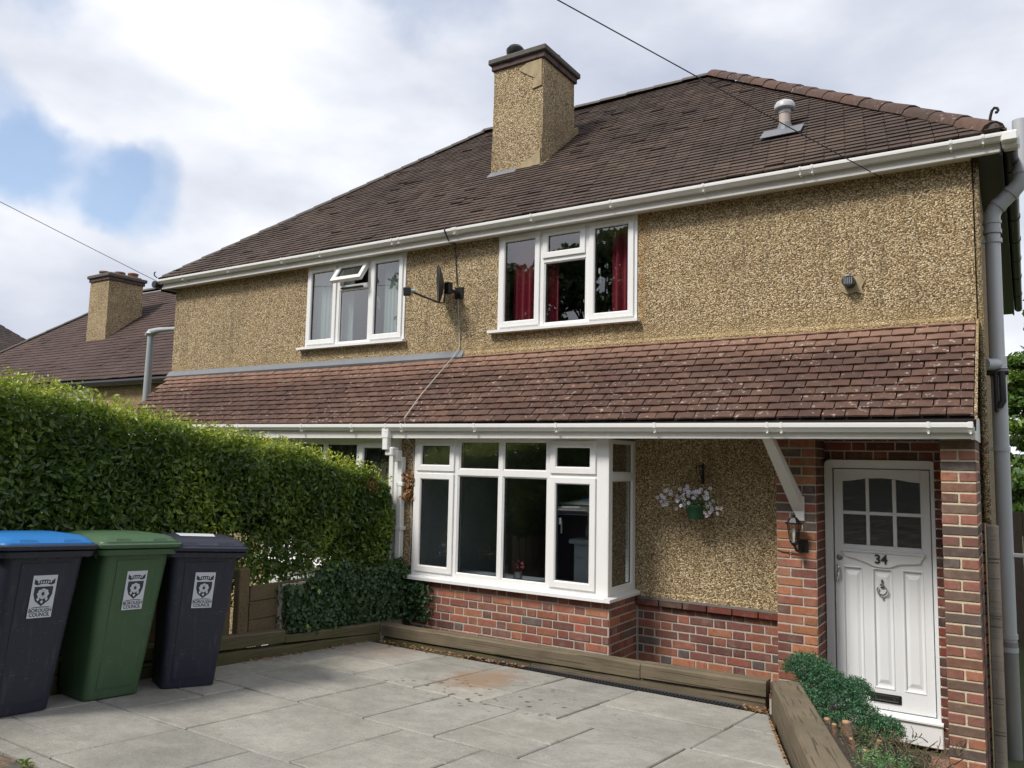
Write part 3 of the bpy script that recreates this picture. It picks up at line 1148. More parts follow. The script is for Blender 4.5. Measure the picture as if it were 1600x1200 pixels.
# porch pier and its return wall
PXa, PXb, PY = -.237, -.015, -.585
s = MB()
s.box(PXa + .005, PXb - .005, PY + .0055, .0, -.5, 2.172, 'mortar_pale')
s.build('porch_pier', house)
pier = bpy.data.objects['porch_pier']
for j in range(-4, 29):
    zc = (j + .5) * CH - .002
    zc += RND.uniform(-.0015, .0015)
    if j % 2 == 0:
        put_brick(pier, ((PXa + PXb) / 2, PY + .051, zc), .220, .1025, BH, 0, 'brick_brown')
        seq, y = [ST, ST, HD], PY + .113
    else:
        put_brick(pier, (PXa + .053, PY + .107, zc), .104, .215, BH, 0, 'brick_header')
        put_brick(pier, (PXb - .053, PY + .107, zc), .104, .215, BH, 0, 'brick_header')
        seq, y = [HD, ST, HD], PY + .225
    for L in seq:
        if y + .05 < 0:
            L = min(L, -y)
            put_brick(pier, (PXb - .02, y + L / 2, zc), L - .011, .04, BH, math.pi / 2, 'brick_brown' if RND.random() < .6 else 'brick_header')
        y += L
    if zc < 1.56:      # brick return carries on round the flank below the render
        y = .004
        for L in ([ST, HD] if j % 2 else [HD, ST]):
            put_brick(pier, (-.006, y + L / 2, zc), L - .011, .04, BH, math.pi / 2, 'brick_header' if RND.random() < .6 else 'brick_brown')
            y += L

# the 290 bricks that show largest become parts, the rest one joined part of the house
def depth_of(c):
    return (Vector(c) - CP).dot(CF)


def inview(c):
    v = Vector(c) - CP
    d = v.dot(CF)
    u, w_ = 800 + 1247.5 * v.dot(CR) / d, 600 - 1247.5 * v.dot(CU) / d
    return 0 < u < 1600 and 0 < w_ < 1200


def score(bk):
    parent, c, L, Dp, H, rz, mat = bk
    n = Vector((math.sin(rz), -math.cos(rz), 0))
    v = (CP - Vector(c))
    sc_ = abs(v.normalized().dot(n)) * L / v.length ** 2
    if not inview(c):
        sc_ *= .01
    return sc_


BR.sort(key=score, reverse=True)
sJ = MB()
for k, (parent, c, L, Dp, H, rz, mat) in enumerate(BR):
    if k < 298:
        o = link('brick', brick_mesh(L, Dp, H, k % 3, mat), Vector(c), parent)
        o.rotation_euler = (0, 0, rz)
    else:
        sJ.T = Matrix.Translation(Vector(c)) @ Matrix.Rotation(rz, 4, 'Z')
        sJ.box(-L / 2, L / 2, -Dp / 2, Dp / 2, -H / 2, H / 2, 'brick_dark_joined' if mat == 'brick_dark' else 'brick_brown_joined' if mat == 'brick_brown' else 'brick_red_joined', .004) if False else \
            sJ.box(-L / 2, L / 2, -Dp / 2, Dp / 2, -H / 2, H / 2, {'brick_dark': 'bj_dark', 'brick_brown': 'bj_brown', 'brick_header': 'bj_header', 'brick_orange': 'bj_orange'}.get(mat, 'brick_red_joined'), .004)
sJ.T = None
sJ.build('brickwork', house, kind='stuff')

# ---- soffit / ceiling under the lower roof and the lower fascia
s = MB()
s.box(-10.12, -.016, -.70, .118, 2.192, 2.205, 'fascia_white')
s.build('porch_soffit', house)
s = MB()
s.prism([(-.735, 2.172), (-.712, 2.172), (-.712, 2.30), (-.735, 2.30)], 0, -10.1, -.03, 'fascia_white')
s.box(-10.1, -.03, -.712, -.66, 2.172, 2.188, 'fascia_white')
s.box(-.03, -.006, -.735, -.02, 2.165, 2.34, 'fascia_white')
s.build('lower_fascia', house)


def gutter_prof(y, z, w=.11, h=.075):
    """square-line gutter outline, front at y, top at z (solid closed shape with a rolled lip)"""
    return [(y, z), (y + .010, z), (y + .010, z - .012), (y + w - .01, z - .012), (y + w, z), (y + w, z - h * .9), (y + w - .015, z - h), (y + .030, z - h), (y + .012, z - h * .62), (y + .002, z - h * .5), (y, z - .014)]


def gutter(parent, y, z0, z1, x0, x1, unions, name='gutter', w=.11, h=.075):
    s = MB()
    zf = lambda x: z0 + (z1 - z0) * (x - x0) / (x1 - x0)
    n = len(gutter_prof(0, 0))
    rings = [[(x, q[0], q[1]) for q in gutter_prof(y, zf(x), w, h)] for x in (x0, (x0 + x1) / 2, x1)]
    s.loft(rings, 'gutter_white')
    gt = s.build(name, parent)
    for (ux, uw) in unions:
        s = MB()
        pr = [(q[0] - .004 if q[0] < y + w / 2 else q[0], q[1] + (.004 if q[1] > zf(ux) - .03 else -.004)) for q in gutter_prof(y, zf(ux), w, h)]
        s.loft([[(x, q[0], q[1]) for q in pr] for x in (ux - uw / 2, ux + uw / 2)], 'gutter_white')
        s.box(ux - .006, ux + .006, y + .004, y + w, zf(ux) - h - .012, zf(ux) - h - .003, 'gutter_white')
        s.build('bracket', gt)
    return gt


lg = gutter(house, -.80, 2.348, 2.281, -10.1, -.012,
            [(-9.5, .02), (-8.7, .02), (-7.6, .02), (-6.513, .02), (-5.753, .02), (-5.267, .02), (-5.06, .02), (-4.151, .02), (-3.252, .02), (-2.312, .02), (-1.389, .016), (-1.283, .016), (-.284, .02), (-.03, .03)], w=.085, h=.068)
ug = gutter(house, -.215, 4.492, 4.487, -10.29, .225,
            [(-9.7, .02), (-8.72, .02), (-7.66, .02), (-6.97, .02), (-5.80, .016), (-5.70, .016), (-4.902, .07), (-3.918, .02), (-3.019, .02), (-2.093, .02), (-1.248, .018), (-1.15, .018), (-.125, .02), (.09, .02)], w=.085, h=.056)
s = MB()
s.box(-10.27, .20, -.128, -.105, 4.362, 4.475, 'fascia_white')
s.box(-10.26, .19, -.105, -.002, 4.378, 4.391, 'fascia_white')
s.box(-10.268, .198, -.146, -.128, 4.357, 4.385, 'fascia_white', .006)
s.build('upper_fascia', house)
# side eaves: soffit, fascia and black gutter
s = MB()
s.box(.002, .19, -.10, 7.2, 4.36, 4.372, 'black_plastic')
s.box(.19, .21, -.12, 7.2, 4.34, 4.48, 'black_plastic')
s.build('side_fascia', house)
s = MB()
s.box(-10.31, XL - .002, -.10, 7.2, 4.36, 4.372, 'black_plastic')
s.box(-10.33, -10.31, -.12, 7.2, 4.34, 4.48, 'black_plastic')
s.build('side_fascia', house)
s = MB()
s.tube([(.262, -.10, 4.44), (.262, 7.2, 4.44)], .052, 'black_plastic', 12)
for y in (.0, .5, 1.2, 2.0, 2.9, 3.8, 4.8, 6.0):
    s.tube([(.262, y - .02, 4.44), (.262, y + .02, 4.44)], .058, 'black_plastic', 12)
s.build('side_gutter', house, smooth=True)
s = MB()
s.tube([(-10.39, -.2, 4.44), (-10.39, 7.2, 4.44)], .05, 'black_plastic', 12)
s.build('side_gutter', house, smooth=True)
s = MB()
s.box(.205, .315, -.216, -.10, 4.41, 4.49, 'gutter_white', .012)
s.box(.210, .325, -.16, -.06, 4.375, 4.475, 'gutter_white', .015)
s.build('gutter_corner', ug)

# ---- roofs
def tile_mesh(name, w_, l_, th, mat, var=0):
    rr = random.Random(var)
    s = MB()
    vs = []
    for (x, y) in ((-w_ / 2, 0), (w_ / 2, 0), (w_ / 2, l_), (-w_ / 2, l_)):
        vs.append((x, y, -.002))
    for (x, y) in ((-w_ / 2, 0), (w_ / 2, 0), (w_ / 2, l_), (-w_ / 2, l_)):
        e = th if y == 0 else th * .25
        vs.append((x + rr.uniform(-.001, .001), y + (rr.uniform(-.003, .003) if y == 0 else 0), e + rr.uniform(-.001, .001)))
    # camber of a clay tile: raised middle
    vs += [(0, 0, th + .003), (0, l_, th * .25 + .003)]
    s.add(vs, [(0, 1, 5, 8, 4), (1, 2, 6, 5), (3, 0, 4, 7), (4, 8, 9, 7), (8, 5, 6, 9)], mat)
    return s.mesh(name, center=False, fixn=False)[0]


def slope_matrix(p0, xdir, updir):
    x = Vector(xdir).normalized()
    y = Vector(updir).normalized()
    z = x.cross(y).normalized()
    Mx = Matrix((x, y, z)).transposed().to_4x4()
    Mx.translation = Vector(p0)
    return Mx


# lower (pent) roof
P0 = Vector((0, -.765, 2.325))
P1 = Vector((0, .0, 3.105))
upv = (P1 - P0)
UL = upv.length
upn = upv.normalized()
low = MB()
low.add([(-10.13, P0.y, P0.z - .03), (0, P0.y, P0.z - .03), (0, P1.y, P1.z - .03), (-10.13, P1.y, P1.z - .03),
         (-10.13, P0.y + .05, P0.z - .10), (0, P0.y + .05, P0.z - .10), (0, P1.y, P1.z - .18), (-10.13, P1.y, P1.z - .18)],
        [(0, 1, 2, 3), (4, 7, 6, 5), (0, 4, 5, 1), (1, 5, 6, 2), (3, 7, 4, 0)], 'roof_deck')
lr = low.build('lower_roof', house)
TW, GA = .165, UL / 12.6
tmeshes = [tile_mesh('tile', TW - .008, GA * 1.35, .011, 'tile_lower', v) for v in range(5)]
spots = []
for r_ in range(13):
    off = (r_ % 2) * TW / 2
    x = -.008 - TW / 2 - off
    first = True
    if off:
        spots.append((r_, -.008 - off - .0 + .0, 'half'))
    while x > -10.12:
        spots.append((r_, x, 'full'))
        x -= TW
spots = [t for t in spots if t[2] == 'full'] + [(r_, -.008 - TW / 4, 'half') for r_ in range(1, 13, 2)]
spots.sort(key=lambda t: -t[1])
halfm = tile_mesh('tile', TW / 2 - .008, GA * 1.35, .011, 'tile_lower', 9)
jt = MB()
for k, (r_, x, kind) in enumerate(spots):
    sag = -.012 * math.exp(-((x + 6.8) / 1.6) ** 2) * (r_ / 11)
    base = P0 + upn * (r_ * GA + RND.uniform(-.003, .003)) + Vector((x + RND.uniform(-.0025, .0025), 0, sag))
    nrm = Vector((1, 0, 0)).cross(upn)
    tilt = RND.uniform(.010, .026)
    up2 = (upn + nrm * -(.011 / (GA)) * .9 + Vector((RND.uniform(-.012, .012), 0, 0))).normalized()
    Mx = slope_matrix(base + nrm * (.004 + tilt * .25), Vector((1, 0, RND.uniform(-.012, .012))), up2)
    if k < 298:
        me = halfm if kind == 'half' else tmeshes[k % 5]
        o = link('tile', me, Mx.translation, lr)
        q = Mx.to_3x3().normalized().to_euler()
        o.rotation_euler = q
    else:
        hw = (TW / 2 if kind == 'half' else TW) - .008
        jt.T = Mx
        l_, th = GA * 1.35, .011
        jt.add([(-hw / 2, 0, -.002), (hw / 2, 0, -.002), (hw / 2, l_, -.002), (-hw / 2, l_, -.002), (-hw / 2, RND.uniform(-.003, .003), th), (hw / 2, 0, th), (hw / 2, l_, .003), (-hw / 2, l_, .003), (0, 0, th + .003), (0, l_, .006)],
               [(0, 1, 5, 8, 4), (1, 2, 6, 5), (3, 0, 4, 7), (4, 8, 9, 7), (8, 5, 6, 9)], 'tile_lower_joined')
jt.T = None
jt.build('tile_courses', lr, fixn=False, kind='stuff')
# mortar verge at the right end, mortar fillet against the wall, lead flashing over the left half
s = MB()
s.prism([(-.002, 3.07), (-.002, 3.150), (-.012, 3.145), (-.030, 3.118), (-.03, 3.05)], 0, -4.86, -.02, 'pebbledash')
s.build('mortar_fillet', lr)
s = MB()
s.prism([(-.001, 3.10), (-.001, 3.160), (-.010, 3.155), (-.060, 3.085), (-.05, 3.06)], 0, -10.16, -4.865, 'lead')
s.build('lead_flashing', lr)
s = MB()
s.prism([(-.77, 2.30), (.0, 3.085), (.0, 3.12), (-.765, 2.345)], 0, -.006, .012, 'pebbledash_grey')
s.build('verge', lr)

# main roof: hipped
EY, EZ, RZ, RY = -.19, 4.505, 7.2727, 3.2514
EXl, EXr = -10.30, .235
HC, HX = -5.045, 1.90
RA = Vector((HC - HX, RY, RZ))
RB = Vector((HC + HX, RY, RZ))
BY = 2 * RY - EY
E0, E1, E2, E3 = Vector((EXl, EY, EZ)), Vector((EXr, EY, EZ)), Vector((EXr, BY, EZ)), Vector((EXl, BY, EZ))
def build_roof(parent, E0, E1, E2, E3, RA, RB, mat, dz, holes=(), faces=(0, 1, 2, 3), gauge=.10, name='main_roof'):
    s = MB()
    dn = Vector((0, 0, -.03))
    c6 = [E0 + dn, E1 + dn, E2 + dn, E3 + dn, RA + dn, RB + dn]
    s.add([tuple(q) for q in c6], [(0, 1, 5, 4), (1, 2, 5), (2, 3, 4, 5), (3, 0, 4), (3, 2, 1, 0)], 'roof_deck')
    rf = s.build(name, parent)
    t = MB()
    polys = [(E0, E1, RB, RA), (E1, E2, RB, RB), (E2, E3, RA, RB), (E3, E0, RA, RA)]
    rr = random.Random(11)
    for fi in faces:
        a, b_, c_, d = polys[fi]
        xd = (b_ - a).normalized()
        W = (b_ - a).length
        fu = (c_ - a) - xd * (c_ - a).dot(xd)
        H = fu.length
        ud = fu.normalized()
        nrm = xd.cross(ud)
        xl_top = (d - a).dot(xd)
        xr_top = (c_ - a).dot(xd)
        nr = int(H / gauge)
        for r_ in range(nr):
            h = r_ * gauge
            t0 = h / H
            t1 = min(1, (h + gauge) / H)
            xl, xr = xl_top * t0, W + (xr_top - W) * t0
            x = xl - (r_ % 2) * TW / 2
            while x < xr:
                x0, x1 = max(x, xl), min(x + TW, xr)
                if x1 - x0 > .03:
                    cx = (x0 + x1) / 2
                    base = a + xd * cx + ud * h
                    if not any(hx0 < base.x < hx1 and hy0 < base.y < hy1 for hx0, hx1, hy0, hy1 in holes):
                        # the old roof sags a little and its tiles ride unevenly
                        wav = mnoise.noise(Vector((base.x * .8, base.y * .8, 3.3))) * .012
                        j = rr.uniform(-.001, .002) + (rr.random() < .04) * .008
                        hw = (x1 - x0 - .005) / 2
                        l_ = gauge * 1.3
                        sk = rr.uniform(-.003, .003)
                        lo = base + ud * rr.uniform(-.005, .005) + nrm * (.020 + wav + j)
                        hi = base + ud * l_ + nrm * (.006 + wav)
                        L0, L1 = lo - xd * hw, lo + xd * hw + nrm * sk
                        tt = min(1, (h + l_) / H)
                        ux0, ux1 = max(x0, xl_top * tt), min(x1, W + (xr_top - W) * tt)
                        if ux1 - ux0 < .01:
                            x += TW
                            continue
                        H0, H1 = hi + xd * (ux0 + .0025 - cx), hi + xd * (ux1 - .0025 - cx)
                        D0, D1 = L0 - nrm * .016, L1 - nrm * .016
                        t.add([L0, L1, H1, H0, D0, D1], [(0, 1, 2, 3), (4, 5, 1, 0), (5, 2, 1), (4, 0, 3)], mat)
                x += TW
    t.build('roof_tiles', rf, fixn=False, kind='stuff')
    return rf


mr_ = build_roof(house, E0, E1, E2, E3, RA, RB, 'tile_upper', 0, holes=[(-5.36, -4.68, 1.22, 2.02)], gauge=.092)


def halfround(s, a, b_, r, mat, n=7):
    d = (b_ - a).normalized()
    sd = d.cross(Vector((0, 0, 1))).normalized()
    up = sd.cross(d).normalized()
    vs = []
    for q, rr_ in ((a, r * 1.04), (b_, r * .97)):
        for k in range(n):
            an = math.pi * k / (n - 1)
            vs.append(q + sd * math.cos(an) * rr_ + up * math.sin(an) * rr_ * .8)
    fs = [[k, k + 1, n + k + 1, n + k] for k in range(n - 1)] + [list(range(n)), list(range(n, 2 * n))]
    s.add(vs, fs, mat)


def caps(parent, a, b_, step, r, name, mat='tile_hip', lift=.025):
    d = (b_ - a)
    L = d.length
    n = int(L / step)
    d.normalize()
    for i in range(n):
        s = MB()
        p0 = a + d * (L * i / n - .01) + Vector((RND.uniform(-.006, .006), 0, lift + RND.uniform(-.005, .005)))
        p1 = a + d * (L * (i + 1) / n) + Vector((0, 0, lift - .006))
        halfround(s, p0, p1, r, mat)
        s.build(name, parent, smooth=True)


caps(mr_, E1 + Vector((-.08, .08, .0)), RB, .34, .105, 'hip_tile')
caps(mr_, E0 + Vector((.06, .06, .0)), RA, .30, .062, 'hip_tile', 'concrete_dark', .022)
caps(mr_, RA, RB, .42, .075, 'ridge_tile', 'concrete_dark', .02)
caps(mr_, E2, RB, .45, .085, 'hip_tile')
caps(mr_, E3, RA, .45, .085, 'hip_tile')
s = MB()   # broken mortar bedding at the foot of the hip, and the hip iron
s.box(.05, .20, -.17, -.02, 4.50, 4.60, 'concrete_dark', .03)
s.build('mortar_bedding', mr_)
s = MB()
pts = [(.125, -.12, 4.52), (.135, -.13, 4.60), (.145, -.14, 4.655), (.155, -.145, 4.69), (.172, -.15, 4.708), (.19, -.15, 4.70), (.196, -.15, 4.682), (.187, -.15, 4.668), (.175, -.15, 4.672)]
s.tube(pts, .011, 'black_metal', 6)
s.build('hip_iron', mr_, smooth=True)
s = MB()
s.tube([(EXl - .02, -.2, 4.53), (EXl - .05, -.22, 4.56), (EXl - .06, -.22, 4.60), (EXl - .03, -.22, 4.61)], .009, 'black_metal', 6)
s.build('hip_iron', mr_, smooth=True)

# chimney on the party wall
def chimney(parent, X0, X1, Y0, Y1, zf, zt, pot=True):
    s = MB()
    jit = lambda: RND.uniform(-.006, .006)
    rings = []
    nz_ = 8
    for k in range(nz_ + 1):
        z = zf - .35 + (zt - zf + .35) * k / nz_
        t = .012 * (1 - k / nz_)
        rings.append([(X0 - t + jit(), Y0 - t + jit(), z), (X1 + t + jit(), Y0 - t + jit(), z), (X1 + t + jit(), Y1 + t + jit(), z), (X0 - t + jit(), Y1 + t + jit(), z)])
    s.loft(rings, 'pebbledash')
    ch = s.build('chimney', parent)
    s = MB()
    s.box(X0 - .03, X1 + .03, Y0 - .03, Y1 + .03, zt, zt + .075, 'brick_band', .006)
    s.build('corbel', ch)
    s = MB()
    s.box(X0 - .065, X1 + .065, Y0 - .065, Y1 + .065, zt + .075, zt + .15, 'concrete_dark', .012)
    s.box(X0 + .02, X1 - .02, Y0 + .02, Y1 - .02, zt + .15, zt + .19, 'concrete_dark', .018)
    s.build('cap', ch)
    return ch


ch = chimney(house, -5.385, -4.645, 1.205, 2.02, 5.62, 7.02)
s = MB()   # smooth cement patches where the render was repaired, at top corner and foot
s.prism([(-4.99, 6.93), (-4.88, 7.0), (-4.66, 7.005), (-4.655, 6.66), (-4.80, 6.64), (-4.76, 6.78), (-4.86, 6.84)], 1, 1.186, 1.21, 'patch')
s.build('render_patch', ch)
s = MB()
s.prism([(-5.05, 5.58), (-4.65, 5.60), (-4.655, 5.83), (-4.78, 5.74), (-4.9, 5.70)], 1, 1.170, 1.21, 'patch')
s.build('render_patch', ch)
s = MB()
s.prism([(1.15, 5.55), (1.16, 5.62), (1.21, 5.66), (2.05, 6.42), (2.06, 6.30)], 0, -4.655, -4.59, 'pebbledash_grey')
s.build('flaunching', ch)
s = MB()
s.prism([(1.10, 5.545), (1.105, 5.575), (1.20, 5.66), (1.20, 5.60)], 0, -5.40, -4.98, 'lead')
s.build('apron_flashing', ch)
s = MB()
s.lathe((-5.17, 1.36, 7.2), [(.10, 0), (.095, .03), (.085, .06)], 'terracotta', 14)
s.build('chimney_pot', ch, smooth=True)
s = MB()
s.lathe((-5.17, 1.36, 7.25), [(.10, 0), (.115, .03), (.12, .08), (.09, .12), (.02, .14)], 'black_metal', 14)
s.build('pot_cowl', ch, smooth=True)
s = MB()
s.lathe((-4.84, 1.75, 7.19), [(.11, 0), (.105, .06), (.12, .08), (.12, .13), (.09, .135)], 'terracotta', 14)
s.build('chimney_pot', ch, smooth=True)

# roof vent pipe with its weathered lead slate
n_ = Vector((0, -.799, 1)).normalized()
s = MB()
s.lathe((-1.585, .72, 5.16), [(.055, 0), (.055, .26)], 'vent_pink', 14)
vp = s.build('vent_pipe', mr_, smooth=True) if False else None
s = MB()
s.lathe((-1.585, .70, 5.14), [(.055, 0), (.055, .30)], 'vent_pink', 14)
s.lathe((-1.585, .70, 5.39), [(.060, 0), (.060, .06)], 'grey_plastic', 14)
vp = s.build('vent_pipe', mr_, smooth=True)
s = MB()
s.lathe((-1.585, .70, 5.44), [(.088, -.01), (.098, 0), (.098, .035), (.080, .065), (.04, .085), (.005, .09)], 'grey_plastic', 16)
s.build('vent_cowl', vp, smooth=True)
s = MB()
Mx = slope_matrix((-1.585, .62, 5.18), (1, 0, 0), (0, 1, .799))
s.T = Mx
s.box(-.19, .19, -.15, .06, .014, .022, 'lead')
s.T = None
s.lathe((-1.585, .70, 5.14), [(.13, .03), (.085, .07), (.058, .15)], 'lead', 14)
s.build('lead_slate', vp)

# ---- windows
def ring(s, x0, x1, z0, z1, t, y, dep, mat, ch_=.008):
    """mitred frame with chamfered inner edge; face at y"""
    o = [(x0, z0), (x1, z0), (x1, z1), (x0, z1)]
    i = [(x0 + t, z0 + t), (x1 - t, z0 + t), (x1 - t, z1 - t), (x0 + t, z1 - t)]
    ic = [(x0 + t - ch_, z0 + t - ch_), (x1 - t + ch_, z0 + t - ch_), (x1 - t + ch_, z1 - t + ch_), (x0 + t - ch_, z1 - t + ch_)]
    oc = [(x0 + .003, z0 + .003), (x1 - .003, z0 + .003), (x1 - .003, z1 - .003), (x0 + .003, z1 - .003)]
    vs = [(a, y + dep, b_) for a, b_ in o] + [(a, y + .003, b_) for a, b_ in o] + [(a, y, b_) for a, b_ in oc] + [(a, y, b_) for a, b_ in ic] + [(a, y + ch_, b_) for a, b_ in i] + [(a, y + dep, b_) for a, b_ in i]
    fs = []
    for L in range(5):
        for k in range(4):
            k2 = (k + 1) % 4
            fs.append([L * 4 + k, L * 4 + k2, (L + 1) * 4 + k2, (L + 1) * 4 + k])
    for k in range(4):
        k2 = (k + 1) % 4
        fs.append([20 + k, 20 + k2, k2, k])
    s.add(vs, fs, mat)


def window(parent, T, x0, x1, z0, z1, y, lights, sill=None, name='window'):
    """lights: list of (x0,x1,z0,z1,kind[,angle]) ; kind fixed / sash ; all in local x,z ; y = frame face"""
    s = MB(T)
    # frame members: outer ring and dividing bars are whatever is left between the lights
    X = sorted(set([x0, x1] + [l[0] for l in lights] + [l[1] for l in lights]))
    Z = sorted(set([z0, z1] + [l[2] for l in lights] + [l[3] for l in lights]))
    def covered(cx, cz):
        return any(l[0] < cx < l[1] and l[2] < cz < l[3] for l in lights)
    nxs, nzs = len(X) - 1, len(Z) - 1
    solid = [[not covered((X[i] + X[i + 1]) / 2, (Z[j] + Z[j + 1]) / 2) for j in range(nzs)] for i in range(nxs)]
    V = {}
    vs, fs = [], []
    def vid(i, j, k):
        if (i, j, k) not in V:
            V[(i, j, k)] = len(vs)
            vs.append((X[i], y if k == 0 else y + .07, Z[j]))
        return V[(i, j, k)]
    for i in range(nxs):
        for j in range(nzs):
            if not solid[i][j]:
                continue
            fs.append([vid(i, j, 0), vid(i + 1, j, 0), vid(i + 1, j + 1, 0), vid(i, j + 1, 0)])
            fs.append([vid(i, j + 1, 1), vid(i + 1, j + 1, 1), vid(i + 1, j, 1), vid(i, j, 1)])
            for (di, dj, a, b_) in ((-1, 0, (i, j), (i, j + 1)), (1, 0, (i + 1, j), (i + 1, j + 1)), (0, -1, (i, j), (i + 1, j)), (0, 1, (i, j + 1), (i + 1, j + 1))):
                ii, jj = i + di, j + dj
                if ii < 0 or jj < 0 or ii >= nxs or jj >= nzs or not solid[ii][jj]:
                    fs.append([vid(*a, 0), vid(*b_, 0), vid(*b_, 1), vid(*a, 1)])
    s.add(vs, fs, 'upvc')
    wn = s.build(name, parent)
    for l in lights:
        a, b_, c_, d, kind = l[:5]
        ang = l[5] if len(l) > 5 else 0
        if kind == 'sash':
            T2 = T
            if ang:     # top hung light pushed open
                T2 = T @ Matrix.Translation((0, y - .012, d)) @ Matrix.Rotation(-ang, 4, 'X') @ Matrix.Translation((0, -(y - .012), -d))
            s = MB(T2)
            ring(s, a - .012, b_ + .012, c_ - .012, d + .012, .062, y - .018, .05, 'upvc', .010)
            sh = s.build('sash', wn)
            s = MB(T2)
            ring(s, a + .0495, b_ - .0495, c_ + .0495, d - .0495, .006, y + .006, .02, 'black_gasket', .001)
            s.build('gasket', wn) if True else None
            s = MB(T2)
            s.box(a + .05, b_ - .05, y + .012, y + .018, c_ + .05, d - .05, 'glass')
            s.build('pane', wn)
        else:
            s = MB(T)
            ring(s, a - .001, b_ + .001, c_ - .001, d + .001, .016, y + .006, .04, 'upvc', .008)
            s.build('glazing_bead', wn)
            s = MB(T)
            ring(s, a + .0145, b_ - .0145, c_ + .0145, d - .0145, .005, y + .018, .015, 'black_gasket', .001)
            s.build('gasket', wn)
            s = MB(T)
            s.box(a + .015, b_ - .015, y + .022, y + .028, c_ + .015, d - .015, 'glass')
            s.build('pane', wn)
    if sill:
        s = MB(T)
        sx0, sx1, sy, sz = sill
        s.prism([(sy, sz - .006), (sy, sz + .022), (y + .02, z0 + .002), (y + .09, z0 + .002), (y + .09, z0 - .05), (y - .0, sz - .004)], 0, sx0, sx1, 'upvc')
        s.build('sill', wn)
    return wn


def handle(parent, T, x, z, y):
    s = MB(T)
    s.box(x - .012, x + .012, y, y + .012, z - .03, z + .03, 'upvc', .003)
    s.tube([(x, y + .01, z), (x - .002, y + .035, z), (x - .006, y + .042, z - .04), (x - .004, y + .04, z - .11)], .008, 'upvc', 7)
    s.build('handle', parent, smooth=True)


I = Matrix.Identity(4)
wr = window(house, I, -4.432, -2.820, 3.345, 4.375, -.012,
            [(-4.395, -3.925, 3.385, 4.345, 'sash'), (-3.865, -3.395, 4.075, 4.345, 'sash'), (-3.865, -3.375, 3.375, 4.020, 'fixed'), (-3.325, -2.865, 3.385, 4.345, 'sash')],
            sill=(-4.525, -2.79, -.075, 3.322))
handle(wr, I, -3.25, 3.87, .03)
wl = window(house, I, -7.364, -5.736, 3.340, 4.372, -.012,
            [(-7.325, -6.855, 3.380, 4.335, 'sash'), (-6.795, -6.325, 4.075, 4.335, 'sash', math.radians(33)), (-6.795, -6.310, 3.365, 4.020, 'fixed'), (-6.255, -5.785, 3.380, 4.335, 'sash')],
            sill=(-7.46, -5.70, -.075, 3.315))
handle(wl, I, -6.205, 3.87, .03)
s = MB(I)   # stay arm of the open light
s.box(-6.76, -6.40, -.035, -.015, 4.03, 4.045, 'black_metal')
s.build('window_stay', wl)

BYf = -.588
wb = window(house, I, -5.035, -2.832, .800, 2.170, BYf,
            [(-4.985, -4.530, 1.858, 2.150, 'sash'), (-4.985, -4.530, .850, 1.808, 'sash'), (-4.468, -3.990, 1.865, 2.150, 'fixed'), (-3.945, -3.460, 1.865, 2.150, 'fixed'),
             (-4.478, -3.990, .848, 1.812, 'fixed'), (-3.945, -3.450, .842, 1.812, 'fixed'), (-3.402, -2.960, 1.868, 2.140, 'sash'), (-3.402, -2.960, .845, 1.810, 'sash')],
            sill=(-5.10, -2.8325, -.655, .762), name='bay_window')
handle(wb, I, -3.335, 1.42, BYf + .04)
TS = Matrix.Translation((-2.832, 0, 0)) @ Matrix.Rotation(math.pi / 2, 4, 'Z')     # local x -> world +y, local -y -> world +x
ws = window(house, TS, -.516, -.003, .802, 2.168, -.003, [(-.500, -.062, 1.868, 2.146, 'fixed'), (-.500, -.062, .852, 1.808, 'fixed')], name='bay_side_window')
s = MB()   # corner post of the bay, and the return of the sill
s.box(-2.905, -2.829, -.590, -.518, .803, 2.167, 'upvc', .006) if False else s.box(-2.829, -2.823, -.590, -.518, .803, 2.167, 'upvc')
s.prism([(-2.832, .801), (-2.775, .783), (-2.775, .757), (-2.832, .757)], 1, -.6545, .002, 'upvc')
s.build('corner_post', wb)
s = MB()   # bay head board under the soffit
s.box(-5.04, -2.826, -.592, -.50, 2.1705, 2.191, 'upvc')
s.build('head_board', wb)
# left bay: same pattern, mostly behind the hedge
wlb = window(house, I, -7.30, -5.255, .800, 2.170, BYf,
             [(-7.25, -6.87, .86, 1.80, 'sash'), (-7.25, -6.87, 1.86, 2.12, 'sash'), (-6.80, -6.36, .86, 2.12, 'fixed'), (-6.31, -5.85, .86, 2.12, 'fixed'), (-5.79, -5.325, .86, 2.12, 'sash')],
             sill=(-7.36, -5.23, -.655, .762), name='bay_window')
s = MB()
s.box(-7.28, -5.28, BYf - .0 + .05, .0, .1, .80, 'lower_panel')
s.box(-7.28, -5.28, BYf + .03, BYf + .05, -.6, .76, 'lower_panel')
s.build('neighbour_bay_panel', house)
s = MB()
x = -7.1
while x < -5.36:
    s.box(x, x + .085, -.48, -.475, .85, 2.13, 'blind_fabric')
    x += .10
bl = s.build('vertical_blind', None)
bl['label'] = 'dark vertical blind inside the left bay window above the hedge'
bl['category'] = 'blind'

